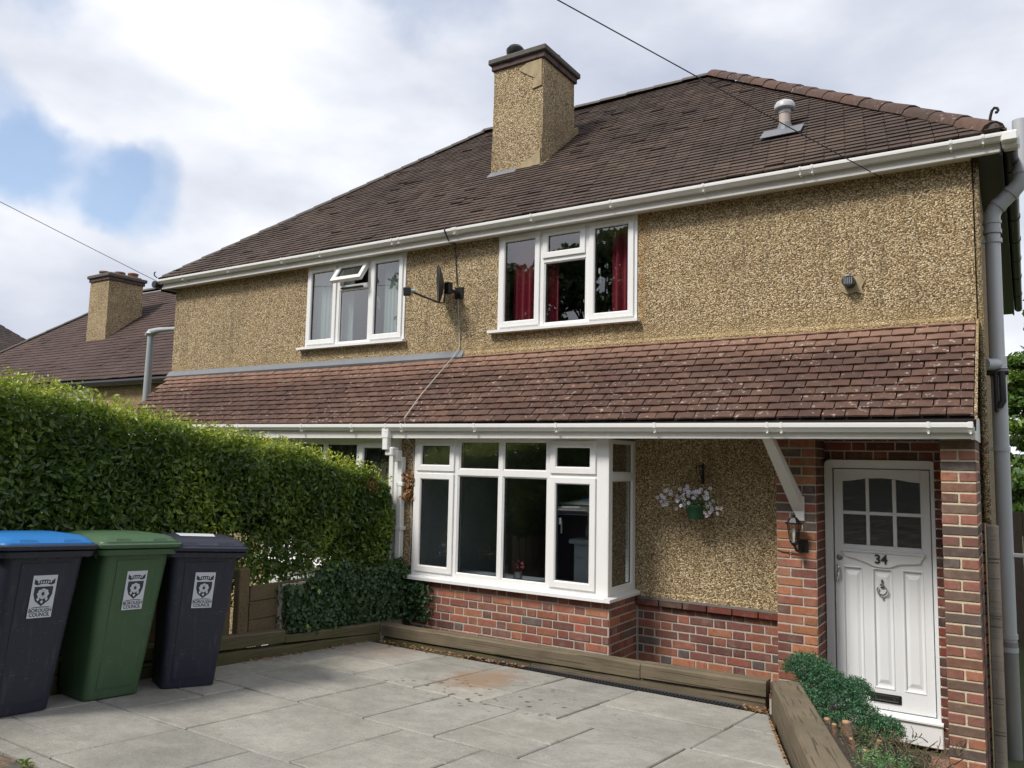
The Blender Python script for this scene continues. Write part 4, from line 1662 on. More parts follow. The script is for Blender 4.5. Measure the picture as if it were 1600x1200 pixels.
# ---- curtains
def curtain_obj(x0, x1, y, z0, z1, mat, label, amp=.022, wave=.085, name='curtain'):
    s = MB()
    n = max(8, int((x1 - x0) / .008))
    vs, fs = [], []
    for i in range(n + 1):
        x = x0 + (x1 - x0) * i / n
        yy = y + amp * math.sin(x / wave * 2 * math.pi) + .3 * amp * math.sin(x / wave * 3.7 + 1)
        for z in (z0, (z0 + z1) / 2, z1):
            vs.append((x, yy * 1.0 if z != z1 else y + (yy - y) * .6, z))
    for i in range(n):
        for k in (0, 1):
            fs.append([i * 3 + k, i * 3 + 3 + k, i * 3 + 4 + k, i * 3 + 1 + k])
    s.add(vs, fs, mat)
    o = s.build(name, None, smooth=True, fixn=False)
    o['label'] = label
    o['category'] = 'curtain'
    return o


curtain_obj(-4.33, -3.76, .13, 3.30, 4.36, 'curtain_red', 'red curtain behind the left pane of the upper right window').__setitem__('group', 'red curtains of the upper right window')
curtain_obj(-3.15, -2.72, .13, 3.30, 4.36, 'curtain_red', 'red curtain behind the right pane of the upper right window').__setitem__('group', 'red curtains of the upper right window')
curtain_obj(-6.17, -5.68, .11, 3.30, 4.36, 'curtain_pale', 'pale green curtain behind the right pane of the window with an open light', .012, .06)
curtain_obj(-7.34, -6.66, .11, 3.30, 4.36, 'curtain_pale', 'pale green curtain filling the left pane of the window with an open light', .012, .06)

# things seen inside the bay
t = thing('fire_surround', (-3.55, .55, -.1), 'pale painted fire surround standing inside the bay window room', 'fireplace')
s = MB()
s.box(-3.72, -3.38, .45, .62, -.1, 1.12, 'surround_paint', .008)
s.box(-3.69, -3.41, .435, .45, -.05, .98, 'surround_paint', .004)
s.build('pilaster', t)
s = MB()
s.box(-3.76, -3.34, .40, .66, 1.12, 1.17, 'surround_paint', .01)
s.build('mantel', t)
s = MB()
s.lathe((-3.55, .53, 1.172), [(.06, 0), (.075, .06), (.06, .15), (.05, .18), (.058, .23), (.03, .28), (.005, .29)], 'ornament', 12)
o = s.build('ornament', None, smooth=True)
o['label'] = 'small grey figure standing on the fire surround in the bay'
o['category'] = 'ornament'
fl = MB()
for k in range(26):
    a = Vector((-3.87 + RND.uniform(-.07, .07), -.40 + RND.uniform(-.05, .05), .93 + RND.uniform(-.05, .08)))
    r = .022
    fl.add([tuple(a + Vector((RND.uniform(-r, r), RND.uniform(-r, r), RND.uniform(-r, r)))) for _ in range(4)], [(0, 1, 2), (0, 2, 3)], 'red_flower')
fl.lathe((-3.87, -.40, .80), [(.03, 0), (.045, .05), (.035, .10)], 'ornament', 10)
o = fl.build('flower_vase', None, fixn=False)
o['label'] = 'small vase of red flowers on the inside ledge of the bay window'
o['category'] = 'vase'
s = MB()
s.box(-5.0, -2.86, -.50, .10, .72, .79, 'interior')
s.build('window_board', house)
s = MB()    # reveal walls of the bay, plaster side
s.box(-5.03, -4.99, -.50, .2, -.1, 2.17, 'interior')
s.box(-5.0, -2.86, -.51, .12, 2.172, 2.190, 'interior')
s.build('bay_lining', house)

# ---- front door
door = link('front_door', None, Vector(((DX0 + DX1) / 2, DY, -.0)), house)
k_ = (DY + .02 + 7.019) / (.46 + 7.019)
fx = lambda x: .279 + (x - .279) * k_
fz = lambda z: 1.943 + (z - 1.943) * k_
ly = DY + .02
L0, L1, B0, T1 = fx(-1.1513), fx(-.4028), fz(-.0317), fz(1.9505)
s = MB()    # frame with rounded top corners, threshold board
def rr_outline(x0, x1, z0, z1, r):
    p = [(x0, z0)]
    p += [(x0 + r - r * math.cos(a), z1 - r + r * math.sin(a)) for a in (0, .4, .8, 1.2, math.pi / 2)]
    p += [(x1 - r + r * math.sin(a), z1 - r + r * math.cos(a)) for a in (0, .4, .8, 1.2, math.pi / 2)]
    p += [(x1, z0)]
    return p
FO0, FO1, FT = -1.158, fx(-.353), fz(2.029)
# frame as U shaped band
out = rr_outline(FO0, FO1, -.14, FT, .045)
inn = [(L0 - .009, -.14)] + [(L0 - .009, T1 + .008)] * 5 + [(L1 + .009, T1 + .008)] * 5 + [(L1 + .009, -.14)]
nO = len(out)
vs = [(a, ly - .035, b_) for a, b_ in out] + [(a, ly - .028, b_) for a, b_ in inn] + [(a, ly + .10, b_) for a, b_ in out] + [(a, ly + .10, b_) for a, b_ in inn]
fs = []
for i in range(nO - 1):
    fs += [[i, i + 1, nO + i + 1, nO + i], [2 * nO + i, 2 * nO + i + 1, i + 1, i], [nO + i, nO + i + 1, 3 * nO + i + 1, 3 * nO + i]]
s.add(vs, fs, 'painted_door')
s.build('door_frame', door, fixn=False)
s = MB()
s.box(L0 - .02, FO1 + .004, ly - .055, ly + .08, -.165, fz(-.060), 'painted_door', .008)
s.prism([(ly - .072, fz(-.075)), (ly - .072, fz(-.062)), (ly - .01, fz(-.040)), (ly + .08, fz(-.040)), (ly + .08, fz(-.075))], 0, L0 - .01, FO1 + .006, 'painted_door')
s.build('threshold', door)
s = MB()    # stiles and rails
G0, G1 = fx(-1.080), fx(-.474)
gt, gb = fz(1.862), fz(1.305)
g1, g2 = [(fx(-1.08), fx(-.896)), (fx(-.868), fx(-.687)), (fx(-.657), fx(-.474))], None
s.box(L0, G0, ly, ly + .045, B0, T1, 'painted_door', .003)
s.box(G1, L1, ly, ly + .045, B0, T1, 'painted_door', .003)
arch = [(G0, T1), (G0, fz(1.845)), (fx(-1.02), fz(1.850)), (fx(-.97), fz(1.858)), (fx(-.90), fz(1.870)), (fx(-.777), fz(1.878)), (fx(-.66), fz(1.870)), (fx(-.59), fz(1.858)), (fx(-.54), fz(1.850)), (G1, fz(1.845)), (G1, T1)]
s.prism(arch, 1, ly + .0005, ly + .044, 'painted_door')
s.box(G0 - .001, G1 + .001, ly + .0008, ly + .044, fz(1.115), gb, 'painted_door', 0)
s.box(G0 - .001, G1 + .001, ly + .0008, ly + .044, B0 + .0005, fz(.137), 'painted_door', 0)
PB, PT = fz(.137), fz(1.115)
px = [(fx(-1.088), fx(-.934)), (fx(-.852), fx(-.701)), (fx(-.622), fx(-.468))]
s.box(px[0][1], px[1][0], ly + .0012, ly + .044, PB, PT, 'painted_door')
s.box(px[1][1], px[2][0], ly + .0012, ly + .044, PB, PT, 'painted_door')
leaf = s.build('door_leaf', door)
s = MB()
for a in ((g1[0][1], g1[1][0]), (g1[1][1], g1[2][0])):
    s.box(a[0], a[1], ly + .004, ly + .04, gb, fz(1.868), 'painted_door', .004)
for a in g1:
    s.box(a[0] - .001, a[1] + .001, ly + .006, ly + .038, fz(1.561), fz(1.59), 'painted_door', .004)
s.build('glazing_bar', door)
for (a, b_) in g1:
    for (c_, d) in ((gb, fz(1.561)), (fz(1.59), fz(1.875))):
        s = MB()
        s.box(a, b_, ly + .020, ly + .026, c_, d, 'door_glass')
        s.build('pane', door)
for (a, b_) in px:
    s = MB()
    y = ly + .014
    m_ = .022
    rings = [[(a, y + .012, PB), (b_, y + .012, PB), (b_, y + .012, PT), (a, y + .012, PT)], [(a, y, PB), (b_, y, PB), (b_, y, PT), (a, y, PT)]]
    rings.append([(a + m_, y, PB + m_ * 1.5), (b_ - m_, y, PB + m_ * 1.5), (b_ - m_, y, PT - m_ * 1.5), (a + m_, y, PT - m_ * 1.5)])
    rings.append([(a + m_ * 2, y - .011, PB + m_ * 3), (b_ - m_ * 2, y - .011, PB + m_ * 3), (b_ - m_ * 2, y - .011, PT - m_ * 3), (a + m_ * 2, y - .011, PT - m_ * 3)])
    s.loft(rings, 'painted_door')
    s.build('door_panel', door)
    s = MB()   # moulding round the panel
    ring(s, a - .004, b_ + .004, PB - .004, PT + .004, .014, ly - .004, .02, 'painted_door', .006)
    s.build('moulding', door)
s = MB()
s.box(fx(-1.10), fx(-.447), ly - .026, ly, fz(1.242), fz(1.262), 'painted_door', .005)
s.build('drip_shelf', door)
s = MB()   # scalloped apron under the shelf
ap = [(fx(-1.095), fz(1.242)), (fx(-1.06), fz(1.205)), (fx(-.98), fz(1.185)), (fx(-.90), fz(1.160)), (fx(-.84), fz(1.135)), (fx(-.777), fz(1.128)), (fx(-.71), fz(1.135)), (fx(-.64), fz(1.165)), (fx(-.57), fz(1.172)), (fx(-.49), fz(1.180)), (fx(-.475), fz(1.21)), (fx(-.452), fz(1.242))]
s.prism(ap, 1, ly - .016, ly + .0005, 'painted_door')
s.build('apron', door)
s = MB()
s.box(fx(-.892), fx(-.653), ly - .006, ly + .002, fz(.024), fz(.096), 'black_metal', .003)
s.box(fx(-.875), fx(-.670), ly - .012, ly - .005, fz(.035), fz(.085), 'black_gasket', .003)
s.tube([(fx(-.87), ly - .016, fz(.043)), (fx(-.675), ly - .016, fz(.043))], .004, 'chrome', 6)
s.build('letter_plate', door)
s = MB()
s.lathe((0, 0, 0), [(.024, 0), (.024, .006), (.014, .010)], 'steel_rail', 14)
s.v = [(x + fx(-1.113), ly - z, y + fz(1.189)) for x, y, z in s.v]
s.build('lock', door)
s = MB()
hx = fx(-1.130)
s.tube([(hx, ly - .004, fz(1.12)), (hx + .012, ly - .03, fz(1.11)), (hx + .012, ly - .042, fz(1.06)), (hx - .004, ly - .030, fz(1.01)), (hx - .006, ly - .004, fz(.99))], [.010, .008, .011, .009, .012], 'chrome', 8)
s.build('door_handle', door, smooth=True)
s = MB()
kx, kz = fx(-.779), fz(.95)
s.lathe((0, 0, 0), [(.020, 0), (.018, .010), (.004, .014)], 'chrome', 12)
s.v = [(x + kx, ly - z, y + kz + .025) for x, y, z in s.v]
s.tube([(kx, ly - .01, kz + .075), (kx, ly - .012, kz + .045)], .007, 'chrome', 6)
s.tube([(kx + .036 * math.sin(a), ly - .016, kz - .01 - .036 * math.cos(a) * 1.0) for a in [x * .35 - math.pi * .72 for x in range(14)]], .0065, 'chrome', 7)
s.lathe((kx, ly - .016, kz - .075), [(.003, 0), (.010, .012), (.006, .028)], 'chrome', 8)
s.build('door_knocker', door, smooth=True)


def text_mesh(txt, size, mat, extrude=.003, bold=0.0, sx=1.0):
    cu = bpy.data.curves.new('lettering', 'FONT')
    cu.body = txt
    cu.size = size
    cu.extrude = extrude
    cu.offset = bold
    cu.align_x = 'CENTER'
    cu.align_y = 'CENTER'
    o = bpy.data.objects.new('tmp', cu)
    COL.objects.link(o)
    dg = bpy.context.evaluated_depsgraph_get()
    me = bpy.data.meshes.new_from_object(o.evaluated_get(dg))
    bpy.data.objects.remove(o)
    for v in me.vertices:
        v.co.x *= sx
    me.materials.clear()
    me.materials.append(MATS[mat])
    return me


me = text_mesh('34', .098, 'numeral', .003, .0025, 1.0)
o = link('house_number', me, Vector((fx(-.783), ly - .021, fz(1.193))), door)
o.rotation_euler = (math.pi / 2, 0, 0)

# white timber bracket holding the eave
s = MB()
a0, a1 = Vector((-1.405, -.70, 2.172)), Vector((-1.31, -.19, 1.60))
d = (a1 - a0).normalized()
w_ = .04
s.add([(-1.452, -.71, 2.172), (-1.374, -.71, 2.172), (-1.374, -.60, 2.172), (-1.452, -.60, 2.172),
       (-1.345, -.205, 1.60), (-1.262, -.205, 1.60), (-1.262, -.188, 1.70), (-1.345, -.188, 1.70)],
      [(0, 1, 2, 3), (4, 7, 6, 5), (0, 4, 5, 1), (1, 5, 6, 2), (2, 6, 7, 3), (3, 7, 4, 0)], 'fascia_white')
s.box(-1.345, -1.255, -.203, -.188, 1.52, 1.72, 'fascia_white', .004)
s.build('eave_bracket', house)

# downpipe between the two bays
s = MB()
s.box(-5.325, -5.235, -.79, -.72, 2.17, 2.30, 'gutter_white', .006)
s.box(-5.315, -5.245, -.785, -.725, 2.05, 2.19, 'gutter_white', .006)
s.box(-5.305, -5.20, -.755, -.65, 1.99, 2.08, 'gutter_white', .012)
s.box(-5.245, -5.185, -.70, -.60, 1.93, 2.05, 'gutter_white', .012)
dpipe = s.build('downpipe', house)
s = MB()
s.box(-5.235, -5.172, -.625, -.562, .35, 1.98, 'gutter_white', .005)
s.build('pipe_length', dpipe)
for z in (1.70, 1.25, .80):
    s = MB()
    s.box(-5.240, -5.155, -.63, -.55, z - .02, z + .02, 'gutter_white', .004)
    s.build('pipe_clip', dpipe)

# grey soil pipe on the flank, swept out round the eave
s = MB()
s.tube([(.115, .35, 3.95), (.115, .35, 2.85)], .055, 'grey_plastic', 18)
sp_ = s.build('soil_pipe', house, smooth=True)
s = MB()
s.tube([(.12, .35, 2.70), (.12, .35, .66)], .055, 'grey_plastic', 18)
s.tube([(.122, .35, .66), (.124, .35, -.3)], .057, 'pipe_dark', 18)
s.build('pipe_length', sp_, smooth=True)
s = MB()
s.tube([(.115, .35, 3.86), (.115, .35, 3.97), (.120, .35, 4.02), (.145, .35, 4.07), (.235, .35, 4.16), (.275, .35, 4.20), (.318, .35, 4.25), (.330, .35, 4.30), (.332, .35, 4.36)], .060, 'grey_plastic', 18)
for (a, b_) in (((.115, .35, 3.86), (.115, .35, 3.89)), ((.115, .35, 3.94), (.115, .35, 3.965)), ((.155, .35, 4.08), (.175, .35, 4.10)), ((.245, .35, 4.17), (.265, .35, 4.19)), ((.332, .35, 4.32), (.332, .35, 4.35))):
    s.tube([a, b_], .067, 'grey_plastic', 18)
s.build('offset_bend', sp_, smooth=True)
s = MB()
s.tube([(.332, .35, 4.34), (.334, .35, 4.765)], .055, 'grey_plastic', 18)
s.build('pipe_length', sp_, smooth=True)
s = MB()
s.tube([(.12, .35, 2.86), (.12, .35, 2.70)], .060, 'grey_plastic', 18)
s.tube([(.12, .35, 2.80), (.10, .30, 2.795), (.06, .25, 2.79), (.03, .2, 2.79)], .048, 'grey_plastic', 12)
s.tube([(.02, .30, 2.735), (.19, .30, 2.735)], .028, 'black_plastic', 10)
s.tube([(.145, .29, 2.74), (.145, .29, 2.50), (.12, .29, 2.46)], .024, 'black_plastic', 10)
s.tube([(.10, .29, 2.74), (.10, .29, 2.42)], .016, 'black_plastic', 10)
s.build('pipe_branch', sp_, smooth=True)
for z in (3.80, 2.13, .70, .60):
    s = MB()
    s.tube([(.12, .35, z - .018), (.12, .35, z + .018)], .062, 'grey_plastic', 18)
    s.box(.03, .10, .32, .345, z - .015, z + .015, 'grey_plastic')
    s.build('pipe_clip', sp_, smooth=True)
s = MB()
s.box(.140, .26, .33, .36, 1.30, 1.33, 'gutter_white', .004)
s.build('pipe_stub', sp_)

# wall vent
s = MB()
s.prism([(-.975, 3.43), (-.93, 3.40), (-.86, 3.415), (-.80, 3.39), (-.815, 3.45), (-.79, 3.50), (-.825, 3.55), (-.88, 3.545), (-.94, 3.56), (-.985, 3.51)], 1, -.011, -.001, 'patch')
s.build('vent_patch', house)
s = MB()
s.lathe((0, 0, 0), [(.050, 0), (.050, .085), (.042, .088)], 'black_plastic', 18)
s.v = [(x - .905, -.012 - z, y + 3.495) for x, y, z in s.v]
s.build('wall_vent', house)
wv_ = bpy.data.objects['wall_vent']
s = MB()
for k in range(5):
    s.box(-.935 + k * .0145, -.932 + k * .0145, -.102, -.097, 3.468, 3.522, 'grey_plastic')
s.build('vent_grille', wv_, kind='stuff')

# ------------------------------------------------------------------ things fixed to the house
# satellite dish
t = thing('satellite_dish', (-4.97, -.02, 3.80), 'dark grey satellite dish on the upper wall between the two upper windows', 'satellite dish')
s = MB()
s.box(-5.01, -4.90, -.022, -.001, 3.74, 3.87, 'black_metal', .004)
s.tube([(-4.955, -.02, 3.80), (-4.965, -.10, 3.81), (-4.985, -.16, 3.82)], .022, 'black_metal', 8)
s.box(-5.03, -4.95, -.20, -.13, 3.77, 3.90, 'black_metal', .01)
s.build('mount', t, smooth=False)
s = MB()
aim = Vector((-.745, -.66, -.05)).normalized()      # the dish looks left and towards the street, away from the camera's line
sdv = aim.cross(Vector((0, 0, 1))).normalized()
upd = sdv.cross(aim).normalized()
dc = Vector((-5.04, -.20, 3.88))
nR, nA = 5, 28
vs, fs = [], []
for side, off in ((0, 0.0), (1, -.012)):
    for i in range(nR + 1):
        r = i / nR
        for k in range(nA):
            a = 2 * math.pi * k / nA
            vs.append(tuple(dc + sdv * (.190 * r * math.cos(a)) + upd * (.215 * r * math.sin(a)) + aim * (.055 * r * r + off)))
M_ = (nR + 1) * nA
for side in (0, 1):
    for i in range(nR):
        for k in range(nA):
            k2 = (k + 1) % nA
            q = [side * M_ + i * nA + k, side * M_ + i * nA + k2, side * M_ + (i + 1) * nA + k2, side * M_ + (i + 1) * nA + k]
            fs.append(q if side == 0 else q[::-1])
for k in range(nA):
    k2 = (k + 1) % nA
    fs.append([nR * nA + k, nR * nA + k2, M_ + nR * nA + k2, M_ + nR * nA + k])
s.add(vs, fs, 'dish_grey')
s.build('dish', t, smooth=True, fixn=False)
s = MB()
b0 = dc - upd * .21
b1 = Vector((-5.30, -.46, 3.78))
s.tube([tuple(dc - aim * .04), tuple(b0 - aim * .01), tuple(b0 + aim * .04), tuple(b1)], .011, 'black_metal', 7)
s.build('feed_arm', t, smooth=True)
s = MB()
Tm = Matrix.Translation(b1) @ Vector((-aim.x, -aim.y, -aim.z)).to_track_quat('Z', 'Y').to_matrix().to_4x4()
s.T = Tm
s.box(-.03, .03, -.055, .035, -.06, .02, 'black_metal', .008)
s.lathe((0, 0, .02), [(.022, 0), (.022, .05)], 'lamp_grey', 10)
s.build('receiver', t)

# satellite cable from the eave down the wall, over the lower roof
s = MB()
s.tube([(-5.02, -.12, 4.46), (-5.015, -.02, 4.37), (-5.01, -.012, 4.15), (-4.985, -.012, 3.9)], .006, 'cable_dark', 6)
s.tube([(-5.03, -.21, 4.52), (-5.02, -.225, 4.47), (-5.02, -.13, 4.36), (-5.015, -.02, 4.37)], .008, 'cable_dark', 6)
o = s.build('cable', None, smooth=True)
o['label'] = 'short black cable from the upper gutter down to the satellite dish'
o['category'] = 'cable'
s = MB()
nrm = Vector((1, 0, 0)).cross(upn)
def onroof(x, t, h=.045):
    return tuple(P0 + upn * (UL * t) + Vector((x, 0, 0)) + nrm * h)
s.tube([(-4.975, -.012, 3.78), (-4.945, -.012, 3.5), (-4.925, -.012, 3.22), (-4.93, -.03, 3.17), onroof(-4.955, .93), onroof(-5.0, .6), onroof(-5.03, .35), onroof(-5.03, .02), (-5.03, -.745, 2.25),
        (-5.06, -.70, 2.18), (-5.10, -.60, 2.13), (-5.075, -.565, 2.08), (-5.065, -.562, 1.80), (-5.085, -.562, 1.5), (-5.07, -.562, 1.2), (-5.09, -.562, .8)], .006, 'cable_grey', 6)
o = s.build('cable', None, smooth=True)
o['label'] = 'pale cable crossing the lower roof from the satellite dish to the strip between the bays'
o['category'] = 'cable'

# overhead wires to one pole behind the camera
Tp = CP + Vector((-0.6945, -0.5686, 0.44085)) * 12
def wire(a, b_, sag, label):
    P = []
    for i in range(25):
        t_ = i / 24
        q = a.lerp(b_, t_)
        P.append(tuple(q + Vector((0, 0, -sag * 4 * t_ * (1 - t_)))))
    s = MB()
    s.tube(P, .0042, 'cable_dark', 6)
    o = s.build('overhead_wire', None, smooth=True)
    o['label'] = label
    o['category'] = 'wire'
    o['group'] = 'telephone wires overhead'


wire(Vector((-.639, -.02, 4.345)), Tp, .05, 'telephone wire crossing the roof to the wall above the right eave')
wire(Vector((-10.26, -.15, 4.44)), Tp, .05, 'telephone wire reaching the far left corner of the gutter')
s = MB()
s.tube([(Tp.x, Tp.y, .2), (Tp.x, Tp.y, Tp.z + .4)], [.13, .09], 'gate_wood', 12)
o = s.build('telegraph_pole', None, smooth=True)
o['label'] = 'wooden telegraph pole across the pavement that carries the wires'
o['category'] = 'pole'

# wall lantern
t = thing('wall_lantern', (-1.30, -.19, 1.45), 'black six-sided lantern on the brick pillar left of the door', 'lantern')
lx, lyy, lz = -1.315, -.300, 1.45
s = MB()
s.box(-1.31, -1.23, -.205, -.188, 1.27, 1.37, 'black_metal', .012)
s.tube([(-1.27, -.20, 1.31), (-1.28, -.25, 1.275), (-1.30, -.29, 1.29), (lx, lyy, 1.335)], .011, 'black_metal', 8)
s.lathe((lx, lyy, 1.325), [(.012, 0), (.026, .012), (.034, .03), (.030, .036)], 'black_metal', 6)
s.build('bracket', t)
s = MB()
for k in range(6):
    a = math.pi / 3 * k
    s.tube([(lx + .032 * math.cos(a), lyy + .032 * math.sin(a), 1.355), (lx + .054 * math.cos(a), lyy + .054 * math.sin(a), 1.50)], .0035, 'black_metal', 5)
s.lathe((lx, lyy, 1.497), [(.056, 0), (.070, .002), (.070, .012), (.056, .016), (.030, .052), (.012, .062), (.016, .072), (.004, .082), (.008, .090), (.003, .10)], 'black_metal', 6)
s.build('cage', t)
s = MB()
s.lathe((lx, lyy, 1.357), [(.031, 0), (.053, .142)], 'lantern_glass', 6, cap=False)
s.build('glass', t, fixn=False)
s = MB()
s.lathe((lx, lyy, 1.36), [(.012, 0), (.012, .02), (.014, .03), (.014, .10), (.006, .115)], 'upvc', 10)
s.build('bulb', t, smooth=True)
s = MB()
s.tube([(-1.26, -.195, 1.275), (-1.30, -.20, 1.255), (-1.38, -.196, 1.26), (-1.44, -.194, 1.262), (-1.475, -.192, 1.275)], .004, 'cable_dark', 5)
s.build('flex', t)


# ------------------------------------------------------------------ foliage helpers
def leaves(name, P, Nn, size, tint, mat, parent=None, aspect=.42, fold=.25, seed=1, spread=.9, kind='stuff', droop=0.0):
    """pointed folded leaves: P centres (n,3), Nn outward directions (n,3), size (n,), tint (n,)"""
    rg = np.random.default_rng(seed)
    n = len(P)
    nn = Nn + rg.normal(0, spread, (n, 3))
    nn /= np.linalg.norm(nn, axis=1, keepdims=True) + 1e-9
    ax = rg.normal(0, 1, (n, 3))
    ax[:, 2] += .35 - droop
    ax -= nn * (ax * nn).sum(1, keepdims=True)
    ax /= np.linalg.norm(ax, axis=1, keepdims=True) + 1e-9
    sd = np.cross(nn, ax)
    s_ = size[:, None]
    base = P - ax * s_ * .5
    tip = P + ax * s_ * .5 - nn * s_ * .12
    mid = P - ax * s_ * .02 - nn * s_ * fold * aspect
    l = P + sd * s_ * aspect * .5
    r = P - sd * s_ * aspect * .5
    V = np.stack([base, l, tip, r, mid], 1).reshape(-1, 3)
    c = (V.min(0) + V.max(0)) / 2
    V = V - c
    idx = np.arange(n)[:, None] * 5
    F = np.concatenate([idx + np.array([[0, 4, 1]]), idx + np.array([[1, 4, 2]]), idx + np.array([[0, 3, 4]]), idx + np.array([[3, 2, 4]])], 1).reshape(-1)
    nf = n * 4
    me = bpy.data.meshes.new(name)
    me.vertices.add(len(V))
    me.vertices.foreach_set('co', V.ravel())
    me.loops.add(nf * 3)
    me.loops.foreach_set('vertex_index', F)
    me.polygons.add(nf)
    me.polygons.foreach_set('loop_start', np.arange(nf) * 3)
    me.polygons.foreach_set('loop_total', np.full(nf, 3))
    me.update(calc_edges=True)
    at = me.attributes.new('tint', 'FLOAT', 'POINT')
    at.data.foreach_set('value', np.repeat(tint, 5))
    me.materials.append(MATS[mat])
    me.validate()
    o = link(name, me, Vector(c.tolist()), parent)
    if kind:
        o['kind'] = kind
    return o


def vnoise(P, sc, seed=0):
    """cheap smooth noise: sum of random sinusoids"""
    rg = np.random.default_rng(seed)
    out = np.zeros(len(P))
    for k in range(10):
        d = rg.normal(0, 1, 3) * sc
        out += np.sin(P @ d + rg.uniform(0, 6.28)) / (1 + k * .15)
    return out / 4.0


# ------------------------------------------------------------------ hedge along the boundary
def htop(y):
    ys_ = np.array([-9, -5.2, -4.49, -4.16, -3.6, -2.55, -1.66, -.95, -.6])
    zs_ = np.array([2.45, 2.48, 2.415, 2.365, 2.265, 2.095, 1.98, 1.82, 1.66])
    return np.interp(y, ys_, zs_)


hedge = thing('hedge', (-5.65, -3.2, .2), 'tall clipped green hedge beside the bins hiding the left bay', 'hedge')
rg = np.random.default_rng(5)
XF, XB = -5.24, -6.0
Y0h, Y1h = -6.6, -.67
n = 66000
yy = rg.uniform(Y0h, Y1h, n)
face = rg.choice([0, 1, 2, 3], n, p=[.66, .20, .08, .06])       # front, top, far end, back
tp = htop(yy)
u = rg.uniform(0, 1, n)
zz = .62 + (tp - .62) * u ** .9
depth = rg.exponential(.07, n)
P = np.zeros((n, 3))
Nn = np.zeros((n, 3))
m0 = face == 0
P[m0] = np.stack([XF - depth[m0], yy[m0], zz[m0]], 1)
Nn[m0] = (1, -.1, .35)
m1 = face == 1
P[m1] = np.stack([rg.uniform(XB, XF, m1.sum()), yy[m1], tp[m1] - depth[m1] * .7], 1)
Nn[m1] = (.1, -.1, 1)
m2 = face == 2
P[m2] = np.stack([rg.uniform(XB, XF, m2.sum()), Y1h - depth[m2], .9 + (htop(Y1h) - .9) * u[m2]], 1)
Nn[m2] = (.2, 1, .3)
P[m2, 2] = .78 + (htop(Y1h) - .78) * u[m2]
m3 = face == 3
P[m3] = np.stack([XB + depth[m3], yy[m3], zz[m3]], 1)
Nn[m3] = (-1, 0, .3)
# rounded shoulder and lumps
lump = vnoise(P, 2.6, 3) * .065 + vnoise(P, 9, 4) * .034
P += Nn / np.linalg.norm(Nn, axis=1, keepdims=True) * lump[:, None]
edge = np.clip((P[:, 2] - (htop(P[:, 1]) - .16)) / .16, 0, 1)
P[:, 0] -= np.where(m0, edge ** 2 * .12, 0)
P[:, 1] -= np.where(P[:, 1] > Y1h - .25, np.abs(P[:, 2] - 1.25) * .14, 0)
# the lower skirt grows thin towards the house
low_edge = np.interp(P[:, 1], [-6.6, -3.4, -2.6, -1.9, -1.2, -.7], [.35, .50, .70, .70, .74, .80]) + vnoise(P, 6, 9) * .12
keep = rg.uniform(0, 1, n) < np.clip((P[:, 2] - low_edge) / .30 + .16, 0, 1)
keep |= (P[:, 2] > low_edge + .30)
keep &= P[:, 2] > .3
gapn = vnoise(P, 7, 21)
keep &= ~((gapn > .55) & (P[:, 1] > -3.3) & (P[:, 1] < -1.2) & (P[:, 2] < 1.5) & (rg.uniform(0, 1, n) < .85))
P, Nn, dd, fc = P[keep], Nn[keep], depth[keep], face[keep]
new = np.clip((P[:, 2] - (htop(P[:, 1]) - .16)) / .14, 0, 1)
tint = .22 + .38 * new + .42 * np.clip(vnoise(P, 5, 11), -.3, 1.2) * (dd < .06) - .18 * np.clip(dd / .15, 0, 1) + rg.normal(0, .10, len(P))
tint = np.clip(tint, 0, 1.1)
brown = (vnoise(P, 3.6, 31) > .85) & (dd < .07) & (rg.uniform(0, 1, len(P)) < .38)
tint = np.where(brown, rg.uniform(1.6, 1.95, len(P)), tint)
bsp = np.linalg.norm(P - np.array([-5.22, -.98, 1.72]), axis=1) < .09
tint = np.where(bsp, 1.6, tint)
size = (.034 + .056 * rg.beta(1.6, 2.2, len(P))) * (1 - .25 * new)
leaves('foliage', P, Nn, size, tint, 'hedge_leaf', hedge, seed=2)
# long unclipped shoots on top
n = 2600
yy = rg.uniform(Y0h, Y1h, n)
Pb = np.stack([rg.uniform(XB, XF - .02, n), yy, htop(yy) - .02], 1)
P = np.concatenate([Pb + np.array([0, 0, h]) + rg.normal(0, .012, (n, 3)) for h in (0, .03, .055, .080, .105)])
P[:, 2] += .0
P = P[rg.uniform(0, 1, len(P)) < .7]
leaves('shoots', P, np.tile((.3, -.2, .4), (len(P), 1)), rg.uniform(.025, .045, len(P)), np.clip(.8 + rg.normal(0, .15, len(P)), .4, 1.15), 'hedge_leaf', hedge, seed=3)
